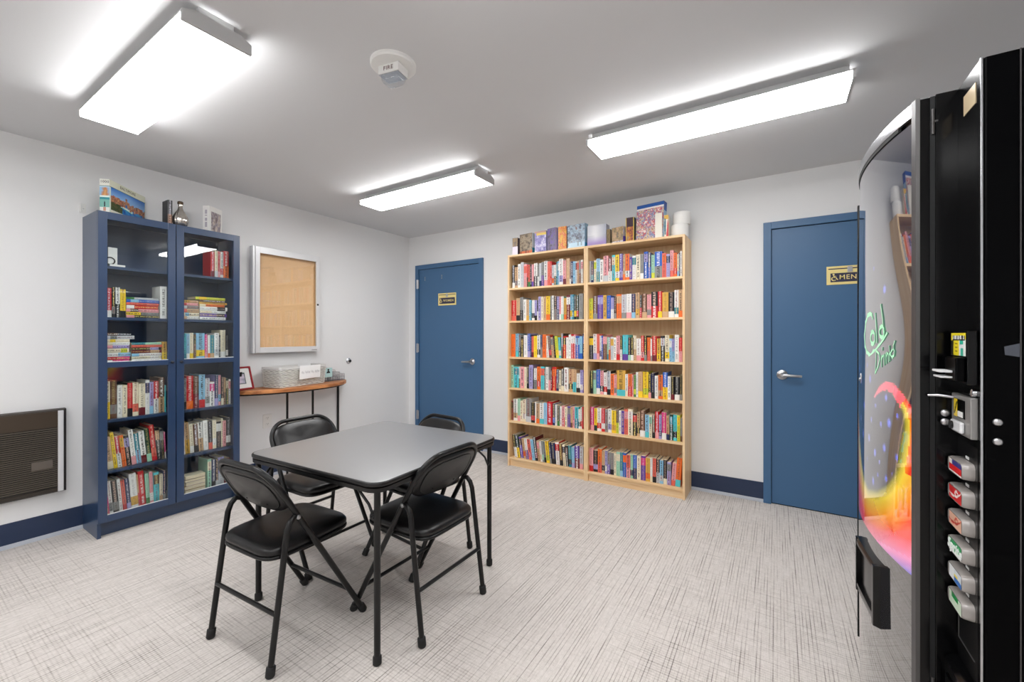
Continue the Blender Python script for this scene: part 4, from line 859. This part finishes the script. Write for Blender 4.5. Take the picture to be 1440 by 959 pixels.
make_book(0.027, 0.180, 0.095, ['K', 'Z'], 'dark brown book standing left of the silver bottle, atop the navy bookcase', None, (0.222, -2.487, WT+0.0004), PI/2, Matrix.Identity(4))
t = thing('decorative_bottle', 'small silvery mercury glass bottle with bulb body on the navy bookcase', 'bottle', (0.205, -2.408, WT))
b = MB(); prof = [(0.018, 0), (0.028, 0.004), (0.041, 0.024), (0.047, 0.050), (0.044, 0.076), (0.033, 0.102), (0.020, 0.124), (0.014, 0.142), (0.013, 0.160), (0.014, 0.168)]
vs = []; fs = []; n = 64
for i, (r, z) in enumerate(prof):
    for k in range(n): q = r*(1+0.035*math.sin(k/n*2*PI*16)*min(1, r/0.03)); vs.append((q*math.cos(2*PI*k/n), q*math.sin(2*PI*k/n), z))
for i in range(len(prof)-1):
    for k in range(n): fs.append((i*n+k, i*n+(k+1) % n, (i+1)*n+(k+1) % n, (i+1)*n+k))
fs.append(tuple(range(n-1, -1, -1))); fs.append(tuple((len(prof)-1)*n+k for k in range(n)))
b.raw(vs, fs); b.build('body', plain('mercury_glass', rgb(206, 200, 192), 0.12, metal=0.9, vary=0.45, vscale=34), t, smooth=70)
b = MB(); b.lathe([(0.014, 0.1682), (0.0175, 0.172), (0.0175, 0.186), (0.012, 0.191)], 24); b.build('cap', plain('dark_bronze', rgb(84, 70, 56), 0.35, metal=0.8), t, smooth=50)
t = picture_box('photo_book', 'white boxed book with small photo standing at right end atop navy bookcase', 'book', (0.255, -2.244, WT+0.0005), math.radians(122), 0.130, 0.052, 0.196,
    lambda u, v: rgb(236,234,230) if not (.12 < u < .9 and .08 < v < .80) else art([rgb(60,52,44), rgb(214,200,186), rgb(150,140,150), rgb(120,90,60)], 21.3, 5, 6)(u, v), lambda u, v: rgb(232,230,228) if not (abs(u-.45) < .13 and .2 < v < .85 and hsh(int(v*26), 2) > .35) else rgb(176,170,180), top=rgb(236,236,234))
t = thing('wall_bracket', 'small white metal bracket on the wall at left rear of navy bookcase', 'bracket', (0, -2.872, 2.046))
b = MB(); b.box((0.0005, -0.008, 0), (0.003, 0.022, 0.062)); b.box((0.003, -0.008, 0), (0.024, -0.005, 0.062)); b.build('plate', m_white, t, bevel=0.0005)
b = MB(); b.lathe([(0.004, 0), (0.003, 0.002)], 10, M=facing((0.003, 0.010, 0.030), (1, 0, 0))); b.build('screw', m_satin, t)

# ------------------------------------------------------------------ left wall: notice case, shelf table, heater, outlet, stop
t = thing('notice_case', 'glazed silver notice board with empty tan cork on left wall', 'notice board', (0.0005, -1.535, 1.098))
hw, hh, dp = 0.308, 0.920, 0.052
b = MB()
for lo, hi in (((0, -hw, 0), (dp-0.012, -hw+0.016, hh)), ((0, hw-0.016, 0), (dp-0.012, hw, hh)), ((0, -hw+0.016, 0), (dp-0.012, hw-0.016, 0.016)), ((0, -hw+0.016, hh-0.016), (dp-0.012, hw-0.016, hh))): b.box(lo, hi)
b.build('case', m_alu, t, bevel=0.001)
b = MB(); b.box((0.002, -hw+0.017, 0.017), (0.010, hw-0.017, hh-0.017)); b.build('cork_panel', plain('cork', rgb(244, 204, 158), 0.9, vary=0.10, vscale=140), t)
b = MB(); x0, x1 = dp-0.0115, dp
bd = 0.058
for lo, hi in (((x0, -hw, 0), (x1, -hw+bd*0.32, hh)), ((x0, -hw+bd*0.36, 0.001), (x1+0.004, -hw+bd, hh-0.001)), ((x0, hw-bd*0.62, 0.001), (x1+0.004, hw, hh-0.001)), ((x0, -hw+bd, 0.001), (x1+0.004, hw-bd*0.62, bd*0.86)), ((x0, -hw+bd, hh-bd*0.95), (x1+0.004, hw-bd*0.62, hh-0.001))): b.box(lo, hi)
fr = b.build('door_frame', m_alu, t, bevel=0.0015)
b = MB(); b.box((x0+0.003, -hw+bd-0.003, bd*0.8), (x0+0.006, hw-bd*0.62+0.003, hh-bd*0.9)); b.build('glass_pane', clear('case_glass', (0.97, 0.97, 0.96, 1), 1.5), fr)
b = MB(); b.lathe([(0.009, 0), (0.009, 0.003), (0.004, 0.005)], 18, M=facing((x1+0.004, hw-0.022, 0.450), (1, 0, 0))); b.build('lock', m_dark, fr, smooth=40)
b = MB(); b.box((x1+0.0041, hw-0.085, 0.012), (x1+0.0048, hw-0.030, 0.019)); b.build('nameplate', m_satin, fr)

TZ = 0.800
t = thing('console_table', 'half round wooden console table on thin black legs against left wall', 'table', (0.001, -1.500, 0))
half = [(0.33*math.cos(a_), 0.56*math.sin(a_)) for a_ in [-PI/2+PI*i/48 for i in range(49)]]
m_tw = wood('warm_wood', rgb(150, 86, 44), rgb(226, 156, 98), 1, rough=0.4, scale=7, stretch=0.09)
b = MB(); b.prism(half, TZ-0.030, TZ); b.build('table_top', m_tw, t, bevel=0.003)
b = MB(); b.tube([(x*0.94+0.004, y*0.95, TZ-0.0365) for x, y in half], 0.006, 8, closed=True); b.build('rim_frame', m_black, t, smooth=60)
for x, y in ((0.288, -0.180), (0.300, 0.045), (0.172, 0.392), (0.012, -0.500), (0.012, 0.500)):
    b = MB(); b.box((x-0.007, y-0.007, 0), (x+0.007, y+0.007, TZ-0.036)); b.build('leg', m_black, t, bevel=0.001)

t = thing('wicker_basket', 'white woven rectangular basket on the half round console table', 'basket', (0.127, -1.513, TZ+0.0004), math.radians(11))
m_wick = plain('white_wicker', rgb(228, 226, 220), 0.65, vary=0.06, vscale=40)
hx, hy, hz = 0.112, 0.252, 0.165
b = MB()
for k in range(12):                                  # woven strands, alternate rows in and out of the stakes
    z = 0.009+k*0.0128; pts = []
    o = rrect(hx*(0.93+0.07*k/11), hy*(0.95+0.05*k/11), 0.018, 4)
    m = []
    for (p, q) in zip(o, o[1:]+o[:1]):
        L_ = math.hypot(q[0]-p[0], q[1]-p[1]); n_ = max(1, int(L_/0.012))
        for i in range(n_): m.append((p[0]+(q[0]-p[0])*i/n_, p[1]+(q[1]-p[1])*i/n_))
    for i, p in enumerate(m):
        wv = 0.0024*math.sin(i*PI/2+k*PI); r = math.hypot(*p); pts.append((p[0]*(1+wv/r), p[1]*(1+wv/r), z+0.001*math.sin(i*1.3+k)))
    b.tube(pts, 0.0048, 6, closed=True)
b.build('weave', m_wick, t, smooth=60)
b = MB(); b.prism(rrect(hx*0.9, hy*0.93, 0.016, 4), 0.0002, 0.006); b.build('base', m_wick, t)
b = MB(); b.loft([[Vector((x, y, 0.006)) for x, y in rrect(hx*0.89, hy*0.925, 0.016, 4)], [Vector((x, y, 0.158)) for x, y in rrect(hx*0.96, hy*0.972, 0.018, 4)]], capa=False, capb=False); b.build('gap_backing', plain('weave_gap_shade', rgb(120, 116, 110), 0.9), t)  # added grey sheet, paints the shade between the strands
b = MB(); o = rrect(hx+0.003, hy+0.003, 0.02, 5); i_ = rrect(hx-0.006, hy-0.006, 0.016, 5)
b.loft([[Vector((x, y, z)) for x, y in q] for q, z in ((i_, 0.160), (o, 0.158), (o, hz+0.014), (i_, hz+0.014), (i_, 0.160))], capa=False, capb=False); b.build('rim_band', plain('basket_band', rgb(222, 221, 218), 0.7), t)
t2 = thing('paper_note', 'white paper note with faint handwriting hung on the basket front', 'note', (0.249, -1.452, TZ+0.060), math.radians(11))
b = MB(); rings = []
for i in range(7):
    y = -0.115+0.23*i/6; rings.append([Vector((0.003*math.sin(i*1.1)+0.003, y, 0.004+0.004*i/6)), Vector((0.003*math.sin(i*1.1)+0.0036, y, 0.004+0.004*i/6)), Vector((0.0036, y+0.006, 0.122)), Vector((0.003, y+0.006, 0.122))])
b.loft(rings); b.build('paper', plain('note_paper', rgb(246, 246, 245), 0.8), t2)
b = MB(); rr = random.Random(3); y = -0.095
for wlen in (2, 4, 2, 4):                            # faint handwritten scribble
    pts = []
    for i in range(wlen*5): pts.append((0.0075, y, 0.062+0.012*math.sin(i*1.9+wlen)+rr.uniform(-0.003, 0.004))); y += 0.0030
    b.tube(pts, 0.0007, 5); y += 0.008
b.build('handwriting', plain('faint_ink', rgb(196, 194, 196), 0.8), t2)

t = thing('picture_frame', 'red picture frame with white mat leaning beside the basket', 'picture frame', (0.115, -1.955, TZ+0.001), math.radians(12))
R = Matrix.Rotation(math.radians(-16), 4, 'Y')
b = MB(); fw, fh, bw = 0.100, 0.195, 0.014
for lo, hi in (((0, -fw, 0), (0.014, -fw+bw, fh)), ((0, fw-bw, 0), (0.014, fw, fh)), ((0, -fw+bw, 0), (0.014, fw-bw, bw)), ((0, -fw+bw, fh-bw), (0.014, fw-bw, fh))): b.box(lo, hi, M=R)
b.build('frame', plain('red_frame', rgb(150, 30, 38), 0.35), t, bevel=0.002)
b = MB(); k0 = 0
b.picture((0.006, -fw+bw, bw), (0, 2*(fw-bw), 0), (0, 0, fh-2*bw), 24, 28, lambda u, v: rgb(238,240,238) if not (.24 < u < .76 and .2 < v < .78) else (rgb(84,100,98) if (u < .30 or u > .70 or v > .72 or v < .26) else mixc(rgb(214,206,222), rgb(150,150,170), vnoise(u*9, v*9))))
b.v = [tuple(R @ Vector(p)) for p in b.v]; b.build('picture', m_print, t)
b = MB(); b.box((-0.003, -0.014, 0.0), (0.0, 0.014, 0.15), M=Matrix.Translation((-0.045, 0, 0)) @ Matrix.Rotation(math.radians(10), 4, 'Y')); b.build('easel_back', m_black, t)

t = thing('wire_organizer', 'stepped grey wire desk organiser at right end of console table', 'organiser', (0.072, -1.120, TZ+0.0005), math.radians(4))
m_mesh = plain('wire_grey', rgb(122, 124, 130), 0.4, metal=0.3)
for k, (y, h) in enumerate(((-0.105, 0.140), (-0.050, 0.130), (0.006, 0.110), (0.062, 0.085), (0.118, 0.064))):   # five dividers stepping down to the right
    b = MB(); b.tube([(-0.055, y, 0.002), (-0.055, y, h), (0.055, y, h), (0.055, y, 0.002)], 0.0019, 8, closed=True)
    for i in range(1, 8): b.tube([(-0.055+0.11*i/8, y, 0.002), (-0.055+0.11*i/8, y, h)], 0.0011, 5)
    for i in range(1, 6): b.tube([(-0.055, y, h*i/6), (0.055, y, h*i/6)], 0.0011, 5)
    b.build('divider', m_mesh, t)
b = MB()
for x in (-0.055, -0.018, 0.018, 0.055): b.tube([(x, -0.105, 0.003), (x, 0.118, 0.003)], 0.0017, 7)
for x in (-0.055, 0.055): b.tube([(x, -0.105, 0.05), (x, 0.118, 0.042)], 0.0013, 7)
for i in range(12): b.tube([(0.055, -0.105+0.02*i, 0.003), (0.055, -0.105+0.02*i, 0.046)], 0.0011, 5)
b.build('base_grid', m_mesh, t)
t2 = thing('info_card', 'pale teal card with black head and shoulders icon in wire organiser', 'card', (0.134, -1.185, TZ+0.045), math.radians(4))
b = MB(); b.box((0, -0.040, 0), (0.0012, 0.040, 0.090)); b.build('card', plain('teal_card', rgb(186, 222, 222), 0.6), t2)
b = MB(); b.lathe([(0.010, 0), (0.010, 0.0005)], 20, M=facing((0.0013, -0.004, 0.070), (1, 0, 0)))
b.prism([(0.020*math.cos(a_), 0.020*math.sin(a_)) for a_ in [PI*i/12 for i in range(13)]], 0, 0.0005, M=facing((0.0013, -0.004, 0.040), (1, 0, 0))); b.build('person_icon', m_dark, t2)

t = thing('wall_outlet', 'white wall outlet low on left wall under the console table', 'outlet', (0.0004, -1.697, 0.492))
b = MB(); b.box((0, -0.038, -0.060), (0.005, 0.038, 0.060)); b.build('cover_plate', m_white, t, bevel=0.0015)
for z in (0.026, -0.026):
    b = MB(); b.prism(rrect(0.017, 0.014, 0.008, 4), 0, 0.002, M=facing((0.005, 0, z), (1, 0, 0))); s_ = b.build('socket', m_white, t)
    b = MB()
    for y in (-0.006, 0.006): b.box((0.0071, y-0.001, z+0.000), (0.0076, y+0.001, z+0.008))
    b.lathe([(0.0022, 0), (0.0022, 0.0005)], 10, M=facing((0.0071, 0, z-0.006), (1, 0, 0))); b.build('slot', m_dark, s_)
t = thing('wall_door_stop', 'round chrome wall stop on left wall right of console table', 'door stop', (0.0004, -0.862, 0.982))
b = MB(); b.lathe([(0.030, 0), (0.030, 0.004), (0.022, 0.010), (0.020, 0.020), (0.016, 0.024)], 28, M=facing((0, 0, 0), (1, 0, 0))); b.build('cup', m_chrome, t, smooth=40)
b = MB(); b.lathe([(0.015, 0.0235), (0.013, 0.030), (0.005, 0.033)], 24, M=facing((0, 0, 0), (1, 0, 0))); b.build('bumper', m_dark, t, smooth=40)

t = thing('wall_heater', 'dark bronze wall heater with slatted grille low on left wall', 'heater', (0.0005, -3.245, 0.272))
m_bronze = plain('dark_bronze_paint', rgb(50, 43, 36), 0.4)
hw, hh = 0.300, 0.522
b = MB(); b.loft([[Vector((0, s*y, z)) for s, y, z in ((1, hw, 0), (1, hw, hh), (-1, hw, hh), (-1, hw, 0))], [Vector((0.030, s*y, z)) for s, y, z in ((1, hw, 0.004), (1, hw, hh-0.003), (-1, hw, hh-0.003), (-1, hw, 0.004))], [Vector((0.042, s*y, z)) for s, y, z in ((1, hw-0.012, 0.012), (1, hw-0.012, hh-0.008), (-1, hw-0.012, hh-0.008), (-1, hw-0.012, 0.012))]]); b.build('housing', m_bronze, t, bevel=0.001)
b = MB(); b.box((0.0425, -hw+0.02, hh-0.110), (0.047, hw-0.040, hh-0.012)); b.build('top_panel', plain('bronze_top', rgb(64, 52, 40), 0.35), t, bevel=0.001)
b = MB(); b.box((0.0422, -hw+0.02, 0.040), (0.0435, hw-0.040, hh-0.112)); b.build('grille_back', plain('grille_dark', rgb(16, 15, 14), 0.6), t)
b = MB()
for k in range(30):
    z = 0.046+k*0.0122; b.loft([[Vector((0.0437, y, z)), Vector((0.052, y, z+0.002)), Vector((0.052, y, z+0.0055)), Vector((0.0437, y, z+0.007))] for y in (-hw+0.02, hw-0.041)])
b.build('grille_slats', plain('grille_taupe', rgb(112, 102, 92), 0.4, metal=0.3), t)
for y in (hw-0.040,):
    b = MB(); b.box((0.0425, y, 0.012), (0.056, y+0.024, hh-0.010)); b.build('side_strip', m_alu, t, bevel=0.002)
b = MB(); b.box((0.0425, -hw+0.02, 0.018), (0.050, hw-0.041, 0.034)); b.build('bottom_rail', m_bronze, t, bevel=0.001)
b = MB(); b.box((0.0525, hw-0.150, 0.165), (0.0535, hw-0.062, 0.215)); b.build('label_plate', plain('heater_label', rgb(98, 90, 82), 0.4), t)

# ------------------------------------------------------------------ folding table
TH = 0.700
tb = thing('folding_table', 'square black folding card table with straight tubular legs', 'table', (2.122, -2.226, 0), math.radians(2.8))
hs = 0.432; o = rrect(hs, hs, 0.060, 8); b = MB(); rings = []
for d, z in ((0.008, TH-0.012), (0.006, TH-0.0012), (0.012, TH)): rings.append([Vector((x*(hs-d)/hs, y*(hs-d)/hs, z)) for x, y in o])
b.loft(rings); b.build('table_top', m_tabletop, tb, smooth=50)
b = MB(); rings = []
for d, z in ((0.004, TH-0.020), (0.0, TH-0.014), (0.0, TH-0.006), (0.002, TH-0.002), (0.0062, TH-0.0008)): rings.append([Vector((x*(hs-d)/hs, y*(hs-d)/hs, z)) for x, y in o])
b.loft(rings, capb=False); b.build('edge_binding', m_vinyl, tb, smooth=50)
b = MB(); rings = []
for d, z in ((0.012, TH-0.043), (0.004, TH-0.040), (0.003, TH-0.024), (0.010, TH-0.0205)): rings.append([Vector((x*(hs-d)/hs, y*(hs-d)/hs, z)) for x, y in o])
b.loft(rings); b.build('rim', m_black, tb, smooth=40)
lg = 0.395
for i, (sx, sy) in enumerate(((1, -1), (1, 1), (-1, 1), (-1, -1))):
    x, y = sx*lg, sy*lg
    b = MB(); b.tube([(x, y, 0.018), (x, y, TH-0.040)], 0.0125, 16); l = b.build('leg', m_black, tb, smooth=60)
    b = MB(); b.lathe([(0.012, 0), (0.0165, 0.004), (0.0165, 0.030), (0.013, 0.036)], 18, M=Matrix.Translation((x, y, 0))); b.build('foot_cap', m_rubber, l, smooth=50)
    dx, dy = ((-sx, 0), (0, -sy))[i % 2]             # folding brace under the top
    b = MB(); b.tube([(x+dx*0.012, y+dy*0.012, 0.545), (x+dx*0.045, y+dy*0.045, 0.60), (x+dx*0.115, y+dy*0.115, TH-0.044)], 0.0055, 10); b.build('brace', m_black, l, smooth=60)
    b = MB(); b.lathe([(0.010, 0), (0.010, 0.006), (0.006, 0.010)], 14, M=facing((x+dx*0.014, y+dy*0.014, 0.560), (sy*dx if dx else 1, dy*0 if dx else 0.0, 0.0001) if False else (-dy if dy else 0, dx if dx else 0, 0))); b.build('brace_rivet', m_black, l, smooth=50)

# ------------------------------------------------------------------ folding chairs (local: sits facing +y)
def frame_y(z): return 0.215-0.430*z/0.745
def make_chair():
    t = thing('folding_chair', '', 'chair', (0, 0, 0), 0, 'black folding chairs around the table')
    # inverted U: front foot - back - top - back - front foot, lying in one tilted plane
    def fr(x, z): return Vector((x, frame_y(z), z))
    ang = 0.445/0.745; pts = [fr(-0.207, 0.02), fr(-0.203, 0.30), fr(-0.198, 0.50), fr(-0.196, 0.60)]
    rr_ = 0.105
    for i in range(0, 10): a_ = PI-PI/2*i/9; pts.append(fr(-0.196+rr_+rr_*math.cos(a_), 0.645+(0.747-0.645)*math.sin(a_)))
    for i in range(0, 10): a_ = PI/2-PI/2*i/9; pts.append(fr(0.196-rr_+rr_*math.cos(a_), 0.645+(0.747-0.645)*math.sin(a_)))
    pts += [fr(0.196, 0.60), fr(0.198, 0.50), fr(0.203, 0.30), fr(0.207, 0.02)]
    b = MB(); b.tube(pts, 0.0115, 14); bf = b.build('back_frame', m_black, t, smooth=60)
    def cap(par, x, y, d):
        b = MB(); d = Vector(d).normalized(); p = Vector((x, y, 0.0)); q = p+d*0.036
        b.tube([p+Vector((0, 0, 0.0005)), p+d*0.006+Vector((0, 0, 0)), q, q+d*0.004], [0.0125, 0.0165, 0.0165, 0.0125], 16); b.build('foot_cap', m_rubber, par, smooth=50)
    for s in (-1, 1): cap(bf, s*0.207, frame_y(0.0), (fr(s*0.207, 0.3)-fr(s*0.207, 0.0)))
    for s in (-1, 1):                                # rear legs, hooked at the top on to the frame
        j = 0.545; x0 = s*0.190
        P = [Vector((s*0.197, frame_y(j)-0.004, j)), Vector((s*0.201, frame_y(j)-0.022, j+0.004)), Vector((s*0.203, frame_y(j)-0.040, j-0.014)), Vector((s*0.204, frame_y(j)-0.052, j-0.045)), Vector((s*0.205, -0.168, 0.42)), Vector((s*0.2055, -0.196, 0.20)), Vector((s*0.206, -0.216, 0.02))]
        P[4].y = P[3].y+(P[6].y-P[3].y)*(P[3].z-P[4].z)/(P[3].z-P[6].z); P[5].y = P[3].y+(P[6].y-P[3].y)*(P[3].z-P[5].z)/(P[3].z-P[6].z)
        b = MB(); b.tube(P, 0.0112, 14); l = b.build('leg', m_black, t, smooth=60)
        cap(l, s*0.2062, -0.2178, P[5]-P[6])
        b = MB(); b.lathe([(0.009, 0), (0.009, 0.003), (0.005, 0.006)], 14, M=facing((s*0.2075, frame_y(j)-0.006, j), (s, 0, 0))); b.build('rivet', m_satin, l, smooth=50)
    for z, yy_, hw_, r in ((0.215, None, 0.2045, 0.0085), (0.135, frame_y(0.135), 0.2055, 0.0085)):
        y_ = -0.1945 if yy_ is None else yy_
        b = MB(); b.tube([(-hw_, y_, z), (hw_, y_, z)], r, 12); b.build('stretcher', m_black, t, smooth=60)
    # padded seat with piped rim
    def sell(hx, y0, y1, e, n=48):
        out = []
        for i in range(n):
            a_ = 2*PI*i/n; c, s_ = math.cos(a_), math.sin(a_)
            x = hx*math.copysign(abs(c)**(2/e), c); y = math.copysign(abs(s_)**(2/e), s_); out.append((x*(1.0 if y > -.3 else 1.0-0.05*(-y-.3)), (y0+y1)/2+(y1-y0)/2*y))
        return out
    so = sell(0.1835, -0.205, 0.180, 5.5); cyy = -0.0125; b = MB(); rings = []
    for sc, z in ((0.93, 0.408), (0.985, 0.411), (1.0, 0.420), (0.995, 0.431), (0.96, 0.440), (0.85, 0.4465), (0.55, 0.4485), (0.2, 0.4480)):
        rings.append([Vector((x*sc, cyy+(y-cyy)*sc, z+0.010*(y+0.0)*0.8)) for x, y in so])
    b.loft(rings); st_ = b.build('seat', m_vinyl, t, smooth=60)
    b = MB(); b.tube([(x*0.975, cyy+(y-cyy)*0.975, 0.4035+0.008*y) for x, y in so], 0.0075, 10, closed=True); b.build('seat_frame', m_black, st_, smooth=60)
    for s in (-1, 1):
        b = MB(); b.tube([(s*0.178, frame_y(0.412), 0.408), (s*0.199, frame_y(0.412), 0.412)], 0.0065, 10); b.build('seat_pivot', m_satin, st_, smooth=60)
    # padded backrest, rounded like a loaf, with a bare plate behind
    tilt = math.atan2(0.430, 0.745)
    def bk(u, v, d):                                  # u across, v up the frame, d out of it towards the sitter
        z = 0.632+v*math.cos(tilt); return Vector((u, frame_y(z)+d*math.cos(tilt), z+d*math.sin(tilt)))
    def outline(hu, top, bot, n=56):
        out = []
        for i in range(n):
            a_ = 2*PI*i/n; c, s_ = math.cos(a_), math.sin(a_); e = 3.3 if s_ > 0 else 2.7
            out.append((hu*math.copysign(abs(c)**(2/e), c), (top if s_ > 0 else bot)*math.copysign(abs(s_)**(2/e), s_)))
        return out
    oo = outline(0.1880, 0.119, 0.094); b = MB(); rings = []
    for sc, d in ((0.78, -0.010), (0.90, -0.0115), (0.965, -0.008), (0.995, 0.0), (1.0, 0.007), (0.97, 0.015), (0.88, 0.021), (0.6, 0.025), (0.2, 0.026)):
        rings.append([bk(u*sc, v*sc, d-0.012*(1-(u/0.1865)**2)*0.6) for u, v in oo])
    b.loft(rings); br = b.build('backrest', m_vinyl, t, smooth=60)
    b = MB(); rings = []
    for sc, d in ((0.80, -0.0095), (0.80, -0.0135), (0.77, -0.015), (0.3, -0.0155)): rings.append([bk(u*sc, v*sc, d-0.012*(1-(u/0.1865)**2)*0.6) for u, v in oo])
    b.loft(rings); bp = b.build('back_plate', plain('back_plate_black', rgb(34, 33, 32), 0.42, bump=(280, 0.1)), br, smooth=60)
    b = MB(); b.tube([bk(u*0.81, v*0.81, -0.0125-0.012*(1-(u/0.1865)**2)*0.6) for u, v in oo], 0.0026, 8, closed=True); b.build('piping', m_black, br, smooth=60)
    for u in (-0.07, 0.07):
        b = MB(); b.lathe([(0.0045, 0), (0.003, 0.002)], 10, M=facing(bk(u, -0.045, -0.022), (0, -math.cos(tilt), -math.sin(tilt)))); b.build('screw', m_dark, bp)
    return t
ch = make_chair()
places = [((2.035, -2.648), 3.4, 'black folding chair nearest the viewer, its back to the vending side, near the heater'),
          ((2.400, -2.239), 90.0, ''), ((1.588, -2.212), -90.0, ''), ((2.066, -1.918), 174.5, '')]
labs = ['black folding chair at the near left side of the table, back toward the viewer',
        'black folding chair on the right side of the table, facing the left wall',
        'black folding chair on the far left of the table, before the console table',
        'black folding chair behind the table, before the WOMEN door']
for i, ((x, y), dg, _) in enumerate(places):
    o = ch if i == 0 else copy_tree(ch)
    o.location = (x, y, 0); o.rotation_euler.z = math.radians(dg); o['label'] = labs[i]
